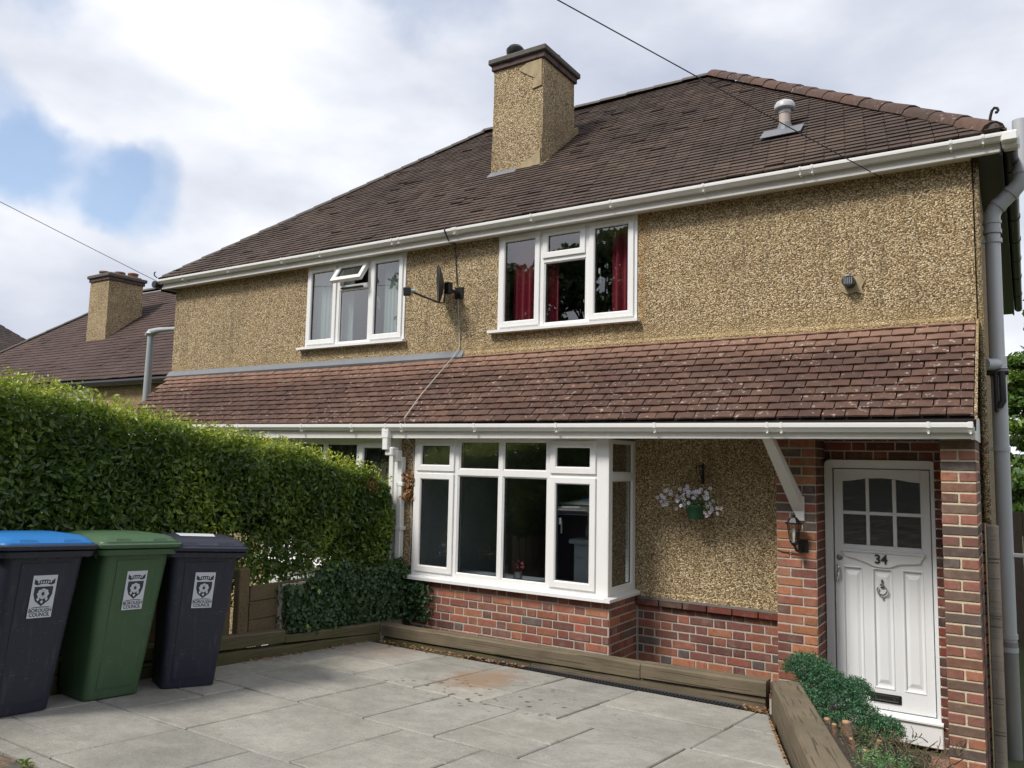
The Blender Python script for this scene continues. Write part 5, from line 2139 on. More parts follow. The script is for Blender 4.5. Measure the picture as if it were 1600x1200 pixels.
# dense inner twigs and shaded old leaves
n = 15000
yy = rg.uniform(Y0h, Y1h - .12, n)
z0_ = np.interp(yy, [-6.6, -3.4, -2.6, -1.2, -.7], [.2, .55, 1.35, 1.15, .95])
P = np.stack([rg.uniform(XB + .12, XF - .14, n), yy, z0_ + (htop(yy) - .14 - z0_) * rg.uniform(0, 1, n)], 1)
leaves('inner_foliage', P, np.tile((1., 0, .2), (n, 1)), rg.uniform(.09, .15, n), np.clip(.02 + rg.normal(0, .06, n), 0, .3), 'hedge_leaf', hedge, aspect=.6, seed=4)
for k in range(15):
    y = -.95 - k * .38 + RND.uniform(-.06, .06)
    x = -5.55 + RND.uniform(-.12, .12)
    s = MB()
    pts = [(x, y, gz(x, y) - .05)]
    zt_ = float(htop(y)) - .35
    for j in range(1, 6):
        pts.append((x + RND.uniform(-.07, .07), y + RND.uniform(-.07, .07), pts[0][2] + (zt_ - pts[0][2]) * j / 5))
    s.tube(pts, [.030, .026, .022, .018, .012, .006], 'stem', 7)
    for q in range(9):
        a = Vector(pts[RND.randint(1, 4)])
        b_ = a + Vector((RND.uniform(-.28, .3), RND.uniform(-.3, .3), RND.uniform(.1, .4)))
        s.tube([tuple(a), tuple((a + b_) / 2 + Vector((0, 0, -.02))), tuple(b_)], [.010, .007, .003], 'stem', 5)
    s.build('trunk', hedge, smooth=True)

# ------------------------------------------------------------------ fence and ivy under the hedge
fence = thing('timber_fence', (-5.2, -2.6, .45), 'low weathered board fence between the charcoal bin and the ivy', 'fence')
s = MB()
s.box(-5.17, -5.10, -2.66, -2.56, .35, 1.04, 'fence_wood', .006)
s.build('post', fence)
for (ya, yb, zt_) in ((-4.1, -3.96, 1.0), (-3.94, -3.80, .98), (-3.78, -3.64, 1.0), (-3.62, -3.48, .99), (-3.46, -3.32, .98), (-3.3, -3.16, .98), (-3.14, -3.0, 1.0), (-2.98, -2.84, .99), (-2.82, -2.68, .97), (-2.545, -2.50, .98)):
    s = MB()
    s.box(-5.19, -5.17, ya, yb, .35, zt_, 'fence_wood', .003)
    s.build('board', fence)
for (z0, z1) in ((.46, .60), (.605, .75), (.755, .88)):
    s = MB()
    s.box(-5.20, -5.165, -2.495, -1.2, z0, z1, 'fence_wood', .004)
    s.build('board', fence)
s = MB()
s.box(-5.22, -5.12, -2.2, -.60, -.2, .86, 'mortar_grey')
o = s.build('garden_wall', None)
o['label'] = 'low boundary wall buried under ivy between the two front gardens'
o['category'] = 'wall'
ivy = thing('ivy', (-5.1, -1.4, .4), 'dark glossy ivy covering the low wall beside the bay window', 'ivy')
n = 12000
P = np.stack([np.full(n, -5.04) - rg.exponential(.05, n), rg.uniform(-2.25, -.50, n), rg.uniform(.36, 1.02, n)], 1)
P[:, 0] += vnoise(P, 5, 41) * .035 + .02 * rg.normal(0, 1, n)
top = np.interp(P[:, 1], [-2.3, -1.7, -1.1, -.5], [.88, .98, .92, .82]) + vnoise(P, 7, 42) * .10
bot = np.interp(P[:, 1], [-2.3, -1.9, -.5], [.52, .43, .36])
edge_l = -2.2 + .25 * (1 - (P[:, 2] - .4) / .6) * 0 + vnoise(P, 8, 43) * .05
k = (P[:, 2] < top) & (P[:, 2] > bot) & (P[:, 1] > edge_l)
P = P[k]
Nn = np.tile((1., -.2, .25), (len(P), 1))
tint = np.clip(.12 + rg.normal(0, .10, len(P)) + .7 * ((vnoise(P, 6, 44) > .50) & (P[:, 0] > -5.08)), 0, 1.0)
leaves('foliage', P, Nn, rg.uniform(.028, .052, len(P)), tint, 'ivy_leaf', ivy, aspect=.75, seed=6, spread=.55)
# strands creeping on to the bay brickwork
n = 900
P = np.stack([-5.03 + rg.exponential(.09, n), np.full(n, -.60) - rg.exponential(.02, n), rg.uniform(.36, .73, n)], 1)
P = P[(P[:, 0] < -4.72)]
leaves('foliage', P, np.tile((.1, -1., .2), (len(P), 1)), rg.uniform(.028, .05, len(P)), np.clip(.15 + rg.normal(0, .12, len(P)), 0, 1), 'ivy_leaf', ivy, aspect=.75, seed=7, spread=.5)
n = 500
P = np.stack([rg.normal(-5.15, .05, n), -.66 + rg.normal(0, .03, n), .84 + rg.normal(0, .05, n)], 1)
P = P[P[:, 0] < -5.075]
leaves('foliage', P, np.tile((.1, -1., .5), (len(P), 1)), rg.uniform(.03, .05, len(P)), np.clip(.5 + rg.normal(0, .25, len(P)), 0, 1), 'ivy_leaf', ivy, aspect=.7, seed=8, spread=.6)
s = MB()
for k in range(7):
    y = -2.15 + k * .24
    pts = [(-5.09, y, .40)]
    for j in range(5):
        pts.append((-5.08 + RND.uniform(-.02, .03), pts[-1][1] + RND.uniform(-.05, .09), pts[-1][2] + .10))
    s.tube(pts, [.010, .009, .008, .007, .006, .004], 'stem', 5)
s.build('stem', ivy)
# withered creeper on the strip between the bays
n = 240
P = np.stack([rg.normal(-5.11, .035, n), np.full(n, -.575) - rg.exponential(.015, n), rg.uniform(1.54, 1.82, n)], 1)
o = leaves('dead_creeper', P, np.tile((.1, -1., .0), (n, 1)), rg.uniform(.035, .055, n), rg.uniform(0, .9, n), 'dead_leaf', None, aspect=.7, seed=9, spread=.6, kind=None, droop=.8)
o['label'] = 'clump of withered orange brown leaves on the strip beside the bay window'
o['category'] = 'dead leaves'

# ------------------------------------------------------------------ wheelie bins
def rrect(cx, cy, hx, hy, r, z, n=5):
    pts = []
    for (sx, sy, a0) in ((1, 1, 0), (-1, 1, 90), (-1, -1, 180), (1, -1, 270)):
        for k in range(n + 1):
            a = math.radians(a0 + 90 * k / n)
            pts.append((cx + sx * (hx - r) + r * math.cos(a), cy + sy * (hy - r) + r * math.sin(a), z))
    return pts


def wheelie_bin(loc, rz, body_mat, lid_mat, label, s_=1.0, lidlabel=False, tilt=(0, 0)):
    """local +x is the front (label side), wheels at -x; built about the bottom centre"""
    root = thing('wheelie_bin', loc, label, 'wheelie bin', 'wheelie bins on the drive')
    root.rotation_euler = (tilt[0], tilt[1], rz)
    WL[root.name] = Vector((0, 0, 0))      # children are laid out in the bin's own frame
    def B(s, name, par=root, smooth=True):
        me, c = s.mesh(name, True, smooth, True)
        return link(name, me, c, par)
    s = MB()
    rings = []
    prof = [(0, .168, .165, .035), (.012, .180, .176, .045), (.30, .202, .190, .048), (.60, .222, .205, .050), (.86, .240, .218, .048), (.90, .243, .220, .046)]
    for (z, hx, hy, r) in prof:
        rings.append(rrect((hx - .18) * .95, 0, hx, hy, r, z))
    rings.append(rrect(.05, 0, .215, .197, .04, .90))
    rings.append(rrect(.045, 0, .205, .187, .04, .70))
    s.loft(rings, body_mat)
    body = B(s, 'body')
    s = MB()      # shallow raised panel on the front face
    rings = [rrect(.0, 0, .004, .118, .002, .07, 1), rrect(.0, 0, .004, .132, .002, .84, 1)]
    for q, zz_ in zip(rings, (.07, .84)):
        xf = np.interp(zz_, [p[0] for p in prof], [(p[1] - .18) * .95 + p[1] for p in prof])
        for i in range(len(q)):
            q[i] = (q[i][0] + xf + .0005, q[i][1], q[i][2])
    s.loft(rings, body_mat)
    B(s, 'front_panel', body)
    s = MB()      # rim
    rings = [rrect(.052 + .014, 0, .236 + .016, .216 + .024, .045, .872), rrect(.052 + .014, 0, .252 + .016, .236 + .024, .05, .874), rrect(.052 + .014, 0, .258 + .016, .241 + .024, .05, .905), rrect(.052 + .014, 0, .250 + .016, .234 + .024, .05, .912), rrect(.052 + .014, 0, .215 + .016, .197 + .024, .04, .912)]
    s.loft(rings, body_mat, cap=False)
    rings = [rrect(.052 + .014, 0, .250 + .016, .232 + .024, .05, .914), rrect(.052 + .014, 0, .262 + .016, .244 + .024, .05, .918), rrect(.052 + .014, 0, .262 + .016, .244 + .024, .05, .936), rrect(.052 + .014, 0, .25 + .016, .232 + .024, .05, .94)]
    B(s, 'rim')
    s = MB()      # strengthening ribs under the rim
    for y in (-.17, -.06, .06, .17):
        s.prism([(.262, .868), (.315 - .012, .868), (.262, .82)], 1, y - .004, y + .004, body_mat)
    for x in (-.10, .0, .10, .2):
        for sg in (-1, 1):
            s.add([(x - .004, sg * .208, .868), (x + .004, sg * .208, .868), (x + .004, sg * .236, .868), (x - .004, sg * .236, .868), (x - .004, sg * .205, .82), (x + .004, sg * .205, .82)],
                  [(0, 1, 2, 3), (0, 4, 5, 1), (2, 5, 4, 3), (0, 3, 4), (1, 5, 2)], body_mat)
    B(s, 'rib', smooth=False)
    s = MB()      # lid: skirt, shoulders, raised crown with two grips
    skirt = body_mat if lid_mat == 'bin_blue' else lid_mat
    rings = [rrect(.055 + .014, 0, .262 + .016, .246 + .024, .05, .914), rrect(.055 + .014, 0, .270 + .016, .252 + .024, .05, .917), rrect(.055 + .014, 0, .272 + .016, .254 + .024, .05, .936), rrect(.055 + .014, 0, .266 + .016, .248 + .024, .05, .942), rrect(.05 + .014, 0, .256 + .016, .238 + .024, .05, .944)]
    s.loft(rings, skirt, cap=False)
    rings = [rrect(.05 + .014, 0, .256 + .016, .238 + .024, .05, .944), rrect(.05 + .014, 0, .252 + .016, .234 + .024, .05, 0.9535), rrect(.045 + .014, 0, .232 + .016, .226 + .024, .05, 0.9590), rrect(.035 + .014, 0, .222 + .016, .215 + .024, .05, 0.9766), rrect(.02 + .014, 0, .195 + .016, .185 + .024, .05, 0.9889), rrect(.01 + .014, 0, .12 + .016, .11 + .024, .04, 0.9943), rrect(.01 + .014, 0, .01 + .016, .01 + .024, .004, 0.9957)]
    s.loft(rings, lid_mat)
    lid = B(s, 'lid')
    s = MB()
    for y in (-.12, .12):
        s.add([(.19, y - .062, .960), (.328, y - .052, .950), (.328, y + .052, .950), (.19, y + .062, .960), (.20, y - .052, .984), (.312, y - .045, .970), (.312, y + .045, .970), (.20, y + .052, .984)],
              [(0, 1, 2, 3), (4, 7, 6, 5), (0, 4, 5, 1), (1, 5, 6, 2), (2, 6, 7, 3), (3, 7, 4, 0)], lid_mat)
    B(s, 'lid_grip', lid, False)
    s = MB()
    s.tube([(-.235, -.19, .93), (-.265, -.19, .955), (-.27, -.185, .96), (-.27, .185, .96), (-.265, .19, .955), (-.235, .19, .93)], .013, body_mat, 8)
    B(s, 'handle')
    s = MB()
    s.tube([(-.175, -.15, .095), (-.175, .15, .095)], .010, 'steel_rail', 8)
    B(s, 'axle')
    for sg in (-1, 1):
        s = MB()
        s.lathe((0, 0, 0), [(.04, -.02), (.085, -.022), (.095, -.014), (.095, .014), (.085, .022), (.04, .02)], 'rubber', 20)
        s.v = [(x - .175, z + sg * .130, y + .095 - .0) for x, y, z in s.v]
        B(s, 'wheel')
    # council label
    zc = .655
    xf = float(np.interp(zc, [p[0] for p in prof], [(p[1] - .18) * .95 + p[1] for p in prof])) + .0075
    slope = math.atan2((.232 - .18) * .95 + .232 - ((.180 - .18) * .95 + .180), .888)
    TT = Matrix.Translation((xf, 0.01, zc)) @ Matrix.Rotation(slope, 4, 'Y') @ Matrix.Rotation(math.pi / 2, 4, 'Z') @ Matrix.Rotation(math.pi / 2, 4, 'X') @ Matrix.Scale(1.27, 4)
    lab = MB(TT)     # label frame: x right, y up, z out
    w2, h2 = .052, .093
    lab.box(-w2, w2, -h2, h2, 0, .0012, 'paper')
    lo = B(lab, 'label', body, False)
    em = MB(TT)
    z_ = .0016
    def flat(pts, mat, zz_=z_):
        em.add([(x, y, zz_) for x, y in pts], [list(range(len(pts)))], mat)
    flat([(-.040, .044), (.040, .044), (.040, .010), (.030, -.018), (.0, -.042), (-.030, -.018), (-.040, .010)], 'ink')
    flat([(-.044, .078), (-.030, .068), (-.012, .074), (.012, .074), (.030, .068), (.044, .078), (.044, .056), (.030, .050), (.012, .056), (-.012, .056), (-.030, .050), (-.044, .056)], 'ink')
    for k in range(8):
        a = math.pi / 4 * k
        cx_, cy_ = .016 * math.cos(a), .012 + .016 * math.sin(a)
        flat([(cx_ + .011 * math.cos(a + q), cy_ + .008 * math.sin(a + q)) for q in (0, 1.05, 2.1, 3.14, 4.2, 5.25)], 'paper', z_ + .0004)
    for sg in (-1, 0, 1):
        flat([(sg * .018 - .007, -.010 - (.012 if sg == 0 else 0)), (sg * .018, -.004 - (.012 if sg == 0 else 0)), (sg * .018 + .007, -.010 - (.012 if sg == 0 else 0)), (sg * .018, -.020 - (.012 if sg == 0 else 0))], 'paper', z_ + .0005)
    for k in range(6):
        x = -.026 + k * .0104
        flat([(x - .0028, .059), (x + .0022, .059), (x + .0034, .069), (x - .0018, .069)], 'paper', z_ + .0005)
    em.prism([(-.046, -.048), (-.03, -.0455), (0, -.044), (.03, -.0455), (.046, -.048), (.03, -.049), (0, -.0475), (-.03, -.049)], 2, z_ - .0001, z_ + .0003, 'ink')
    em.build_name = None
    me, c = em.mesh('crest', True, False, False)
    link('crest', me, c, lo) if False else link('crest', me, Vector(c), lo)
    for txt, yy_, sz in (('BOROUGH', -.061, .0215), ('COUNCIL', -.0795, .0215)):
        me = text_mesh(txt, sz, 'ink', .0002, .0006, .92)
        o = link('lettering', me, Vector((0, 0, 0)), lo)
        M4 = TT @ Matrix.Translation((0, yy_, .0016))
        o.matrix_parent_inverse = Matrix.Identity(4)
        o.location = M4.translation - WL[lo.name]
        o.rotation_euler = M4.to_euler()
        o.scale = (1.27, 1.27, 1.27)
    if lidlabel:
        s = MB()
        s.add([(-.10, -.14, 1.0125), (.14, -.15, 1.0115), (.15, .08, 1.0125), (-.08, .12, 1.016)], [(0, 1, 2, 3)], 'bin_white_label')
        for v in range(4):
            s.v[v] = (s.v[v][0], s.v[v][1], .9975)
        B(s, 'lid_sticker', lid, False)
    root.scale = (s_, s_, s_ * 1.025)
    return root


def place_bin(fl, fr, rzoff=0):
    """front-bottom edge runs fl->fr (plan); returns bottom centre and heading"""
    a, b_ = Vector(fl), Vector(fr)
    d = (b_ - a).normalized()
    out = Vector((d.y, -d.x))
    mid = (a + b_) / 2
    c = mid - out * .17
    return (c.x, c.y, pz(c.y) - .002), math.atan2(out.y, out.x)


tl = (0.0, .055 * 0)
l, a = place_bin((-4.716, -4.36 - .34), (-4.695, -4.335))
wheelie_bin((l[0], l[1] + .0, l[2]), a, 'bin_charcoal', 'bin_blue', 'charcoal wheelie bin with a bright blue lid, nearest the street', 1.02, tilt=(math.radians(-3), 0))
l, a = place_bin((-4.705, -4.12), (-4.685, -3.77))
wheelie_bin(l, a, 'bin_green', 'bin_green', 'green wheelie bin standing between the two charcoal ones', 1.02, tilt=(math.radians(-3), 0))
l, a = place_bin((-4.675, -3.62), (-4.53, -3.29))
wheelie_bin(l, a, 'bin_charcoal', 'bin_charcoal', 'charcoal wheelie bin with matching lid, nearest the fence', 1.0, lidlabel=True, tilt=(math.radians(-3), 0))

# ------------------------------------------------------------------ hanging basket
t = thing('hanging_basket', (-2.18, -.12, 1.5), 'green hanging pot of white and lilac flowers on the pebbledash', 'hanging basket')
s = MB()
s.lathe((-2.185, -.15, 1.485), [(.062, 0), (.068, .01), (.088, .10), (.093, .105), (.093, .125), (.083, .125)], 'pot_green', 20)
s.build('pot', t, smooth=True)
s = MB()
s.lathe((-2.185, -.15, 1.60), [(.084, 0), (.02, .02)], 'soil', 12)
s.build('compost', t)
n = 420
P = rg.normal(0, 1, (n, 3)) * np.array([.10, .055, .035]) + np.array([-2.19, -.155, 1.635])
leaves('leaves', P, rg.normal(0, .5, (n, 3)) + np.array([0, -.5, .6]), rg.uniform(.018, .034, n), np.clip(.35 + rg.normal(0, .3, n), 0, 1.4), 'basket_leaf', t, seed=11)
fm = {}
for v in range(3):
    s = MB()
    R_ = .0155
    for k in range(5):
        a = 2 * math.pi * k / 5 + v
        ca, sa = math.cos(a), math.sin(a)
        ts = .42
        pts = [(0, 0, 0), (R_ * math.cos(a - ts), R_ * math.sin(a - ts), .003), (R_ * 1.18 * ca, R_ * 1.18 * sa, .001), (R_ * math.cos(a + ts), R_ * math.sin(a + ts), .003)]
        s.add(pts, [(0, 1, 2, 3)], ('flower_white', 'flower_white', 'flower_lilac')[v])
    s.add([(.003 * math.cos(q), .003 * math.sin(q), .0035) for q in (0, 1.05, 2.1, 3.14, 4.2, 5.25)], [list(range(6))], 'flower_eye')
    fm[v] = s.mesh('flower', center=False, fixn=False)[0]
clusters = [(-2.44, -.17, 1.655, .055, .035, 20), (-2.15, -.20, 1.70, .075, .045, 34), (-2.05, -.20, 1.625, .055, .05, 18), (-2.28, -.20, 1.64, .05, .05, 9), (-2.24, -.17, 1.755, .03, .02, 4)]
for (cx, cy, cz, sx, sz, cnt) in clusters:
    for k in range(cnt):
        q = Vector((cx + rg.normal(0, sx), cy + rg.normal(0, .03), cz + rg.normal(0, sz)))
        q.y = min(q.y, -.05)
        o = link('flower', fm[k % 3], q, t)
        dv = Vector((rg.normal(.15, .35), -1, rg.normal(.15, .35))).normalized()
        o.rotation_euler = dv.to_track_quat('Z', 'Y').to_euler()
s = MB()
s.tube([(-2.30, -.16, 1.62), (-2.40, -.17, 1.64), (-2.47, -.17, 1.63)], .004, 'basket_stem', 5)
s.tube([(-2.20, -.15, 1.61), (-2.23, -.16, 1.70), (-2.25, -.16, 1.75)], .003, 'basket_stem', 5)
s.tube([(-2.12, -.15, 1.61), (-2.05, -.18, 1.66), (-2.02, -.19, 1.62)], .003, 'basket_stem', 5)
s.build('trailing_stem', t)
s = MB()    # iron wall bracket
s.box(-2.185, -2.160, -.012, -.0, 1.79, 1.965, 'black_metal', .003)
s.tube([(-2.172, -.008, 1.95), (-2.175, -.10, 1.955), (-2.178, -.15, 1.945), (-2.18, -.165, 1.925), (-2.18, -.155, 1.91)], .006, 'black_metal', 6)
s.tube([(-2.172, -.008, 1.82), (-2.175, -.04, 1.84), (-2.176, -.075, 1.90), (-2.177, -.10, 1.95)], .005, 'black_metal', 6)
for sg in (-1, 0, 1):
    s.tube([(-2.18, -.155, 1.91), (-2.185 + sg * .075, -.15 - (.06 if sg == 0 else -.02), 1.61)], .0018, 'black_metal', 4)
s.build('wall_bracket', t, smooth=True)

# ------------------------------------------------------------------ grey gate post by the flank
s = MB()
s.box(.022, .098, -.34, -.27, -.4, 1.57, 'timber_grey', .006)
o = s.build('gate_post', None)
o['label'] = 'weathered grey timber post between the brick pier and the soil pipe'
o['category'] = 'post'

# ------------------------------------------------------------------ planter soil, shrub and cut stumps, path, doormat
s = MB()
vs, fs = [], []
gx, gy = 26, 60
for j in range(gy + 1):
    y = -4.7 + (4.63) * j / gy
    xl_ = -1.325 + (-1.0 - y) * (1.505 / 4.05) + .18
    xl_ = min(xl_, -.3) if y < -3 else xl_
    for i in range(gx + 1):
        x = xl_ - .03 + (1.05) * i / gx
        u_ = i / gx
        base = (.30 + .055 * (-1.0 - y)) * (1 - u_) + (gz(max(x, -.6), y) + .02) * u_
        if y > -1.0:
            base = base * 1.0 - .12 * (y + 1.0)
        vs.append((x, y, base + .03 * mnoise.noise(Vector((x * 6, y * 6, 0))) + .015 * mnoise.noise(Vector((x * 22, y * 22, 5)))))
for j in range(gy):
    for i in range(gx):
        q = j * (gx + 1) + i
        fs.append([q, q + 1, q + gx + 2, q + gx + 1])
s.add(vs, fs, 'soil')
s.build('planter_soil', None, smooth=True, fixn=False, kind='structure')

s = MB()
s.box(-.95, .9, -4.9, -.02, -.42, -.40, 'paving_stone')
path = link('path', None, Vector((-.3, -.5, -.2)))
path['kind'] = 'structure'
for (x0, x1, y0, y1, mat_) in ((-.42, -.24, -.56, .06, 'tile_pink'), (-1.16, -.425, -.56, .06, 'tile_grey'), (-1.16, -.24, -1.15, -.565, 'tile_pink'), (-.235, .6, -1.15, -.60, 'tile_grey'), (-.8, .6, -1.75, -1.155, 'tile_pink')):
    s = MB()
    s.box(x0, x1, y0, y1, -.26, -.20, mat_, .005)
    s.build('paving_slab', path)
s = MB()
s.box(-.98, -.40, -.36, -.03, -.199, -.182, 'mat_rubber', .004)
o = s.build('doormat', None)
o['label'] = 'dark worn doormat on the step below the white front door'
o['category'] = 'doormat'

shrub = thing('conifer_shrub', (-1.05, -.7, .1), 'blue green low shrub with cut stems in front of the front door', 'shrub')
spr, tn = [], []
blobs = [(-1.20, -.42, .40, .17, .13), (-1.08, -.50, .33, .18, .15), (-.95, -.55, .27, .17, .14), (-.86, -.42, .28, .12, .12), (-.80, -.66, .17, .14, .14), (-.68, -.72, .11, .12, .12), (-.62, -.60, .10, .10, .10),
         (-1.12, -.75, .24, .13, .12), (-.98, -.85, .14, .12, .10), (-.88, -.90, .08, .10, .08), (-.72, -.88, .05, .10, .08)]
for (cx, cy, cz, r, rz_) in blobs:
    n = int(900 * r / .15)
    d = rg.normal(0, 1, (n, 3))
    d /= np.linalg.norm(d, axis=1, keepdims=True)
    d[:, 2] = np.abs(d[:, 2]) * 1.0 - .15
    rad = rg.uniform(.6, 1.06, n)
    spr.append(np.array([cx, cy, cz]) + d * rad[:, None] * np.array([r, r, rz_]))
    tn.append(d)
C = np.concatenate(spr)
Dn = np.concatenate(tn)
# each point becomes a little sprig of short needles
P = np.concatenate([C + Dn * h + rg.normal(0, .006, C.shape) for h in (0, .010, .020, .028)])
Nn = np.concatenate([Dn] * 4)
tint = np.clip(.35 + .25 * vnoise(P, 9, 51) + rg.normal(0, .15, len(P)), 0, 1)
leaves('foliage', P, Nn, rg.uniform(.014, .024, len(P)), tint, 'shrub_leaf', shrub, aspect=.38, seed=12, spread=1.2)
# dead inner wood at the street side: brown twigs
s = MB()
for k in range(150):
    x, y = RND.uniform(-1.1, -.15), RND.uniform(-1.7, -.6)
    if x < -1.25 + (-1.0 - y) * .37 + .12:
        x += .35
    z = .05 + .06 * (-1 - y) + .05
    z = max(z, gz(max(x, -.6), y)) * .6 + .05
    a = Vector((x, y, z))
    b_ = a + Vector((RND.uniform(-.09, .09), RND.uniform(-.09, .09), RND.uniform(.02, .09)))
    s.tube([tuple(a), tuple((a + b_) / 2 + Vector((.01, 0, .01))), tuple(b_)], [.0045, .0035, .002], 'stem', 4)
s.build('dead_twigs', shrub, kind='stuff')
nd = 9000
C = np.stack([rg.uniform(-1.15, -.2, nd), rg.uniform(-2.1, -.6, nd), np.zeros(nd)], 1)
C[:, 2] = .16 + rg.exponential(.035, nd) + .07 * vnoise(C, 7, 61) + .05 * (-1 - C[:, 1]) - .28 * np.clip(C[:, 0] + .95, 0, 1)
C = C[C[:, 0] > -1.30 + (-1.0 - C[:, 1]) * .372 + .20]
tn_ = np.where(rg.uniform(0, 1, len(C)) < .12, rg.uniform(.1, .6, len(C)), rg.uniform(1.35, 1.95, len(C)))
leaves('dead_needles', C, np.tile((0, 0, 1.), (len(C), 1)), rg.uniform(.014, .034, len(C)), tn_, 'shrub_leaf', shrub, aspect=.22, seed=13, spread=1.3)
for (x, y, z, h, r) in ((-.79, -1.08, .14, .11, .034), (-.93, -1.02, .16, .07, .026), (-1.05, -1.00, .19, .08, .012), (-.62, -1.12, .08, .10, .017), (-.70, -1.42, .20, .05, .015), (-.50, -1.35, .06, .09, .018), (-.85, -1.25, .22, .05, .018), (-1.0, -1.22, .27, .05, .022), (-.62, -1.5, .18, .04, .02)):
    s = MB()
    ln_ = RND.uniform(-.03, .03)
    s.tube([(x, y, z - .08), (x + .006 + ln_ * .4, y, z + h * .5), (x + .01 + ln_, y - .005, z + h)], [r * 1.25, r, r * .9], 'stump_bark', 9)
    s.tube([(x + .01 + ln_, y - .005, z + h - .004), (x + .011 + ln_, y - .006, z + h + .003)], r * .8, 'cut_wood', 9)
    for q in range(5):
        a = RND.uniform(0, 6.28)
        s.add([(x + r * math.cos(a), y + r * math.sin(a), z + h * .2), (x + r * math.cos(a + .7), y + r * math.sin(a + .7), z + h * .25), (x + r * 1.5 * math.cos(a + .4) + ln_, y + r * 1.5 * math.sin(a + .4), z + h * RND.uniform(.7, 1.05))], [(0, 1, 2)], 'cut_wood')
    s.build('cut_stem', shrub)
sh2 = thing('conifer_shrub', (-.62, -1.62, .2), 'small bright green sprig growing at the near end of the planter', 'shrub')
n = 260
C = rg.normal(0, 1, (n, 3)) * np.array([.085, .07, .035]) + np.array([-.50, -1.74, .24])
P = np.concatenate([C + np.array([0, 0, h]) + rg.normal(0, .008, C.shape) for h in (0, .012, .024)])
leaves('foliage', P, np.tile((0, -.2, 1.), (len(P), 1)), rg.uniform(.014, .024, len(P)), np.clip(.85 + rg.normal(0, .15, len(P)), 0, 1.1), 'shrub_leaf', sh2, aspect=.35, seed=14, spread=1.2)

# grass weeds and moss at the tarmac edge, leaf litter along the joints
for (x, y, lab_) in ((-3.82, -4.90, 'small green weed tuft at the edge of the drive, left one'), (-3.47, -4.96, 'small green weed tuft at the edge of the drive, right one'), (-4.33, -4.88, 'small green weed tuft at the edge of the drive by the bins')):
    n = 60
    P = np.stack([rg.normal(x, .02, n), rg.normal(y, .015, n), pz(y) - .02 + rg.uniform(0, .05, n)], 1)
    o = leaves('weed', P, rg.normal(0, 1, (n, 3)), rg.uniform(.02, .04, n), np.clip(.6 + rg.normal(0, .2, n), 0, 1.1), 'grass_blade', None, aspect=.25, seed=15, kind=None)
    o['label'] = lab_
    o['category'] = 'weed'
    o['group'] = 'weeds at the drive edge'
n = 700
P = np.concatenate([np.stack([rg.uniform(-4.9, -3.3, 330), -1.14 - rg.exponential(.03, 330), np.zeros(330)], 1), np.stack([rg.uniform(-5.0, -4.93, 120), rg.uniform(-2.8, -1.1, 120), np.zeros(120)], 1),
                    np.stack([rg.normal(-1.38, .04, 90), rg.normal(-1.19, .03, 90), np.zeros(90)], 1), np.stack([rg.uniform(-1.35, -.9, 120), np.zeros(120), np.zeros(120)], 1)])
P[540:, 1] = -1.0 - (P[540:, 0] + 1.36) / .372 - .05
P[:, 2] = pz(P[:, 1]) + .006 + rg.uniform(0, .01, len(P))
o = leaves('leaf_litter', P, np.tile((0, 0, 1.), (len(P), 1)), rg.uniform(.014, .034, len(P)), rg.uniform(0, .9, len(P)), 'dead_leaf', None, aspect=.6, seed=16, spread=.35)

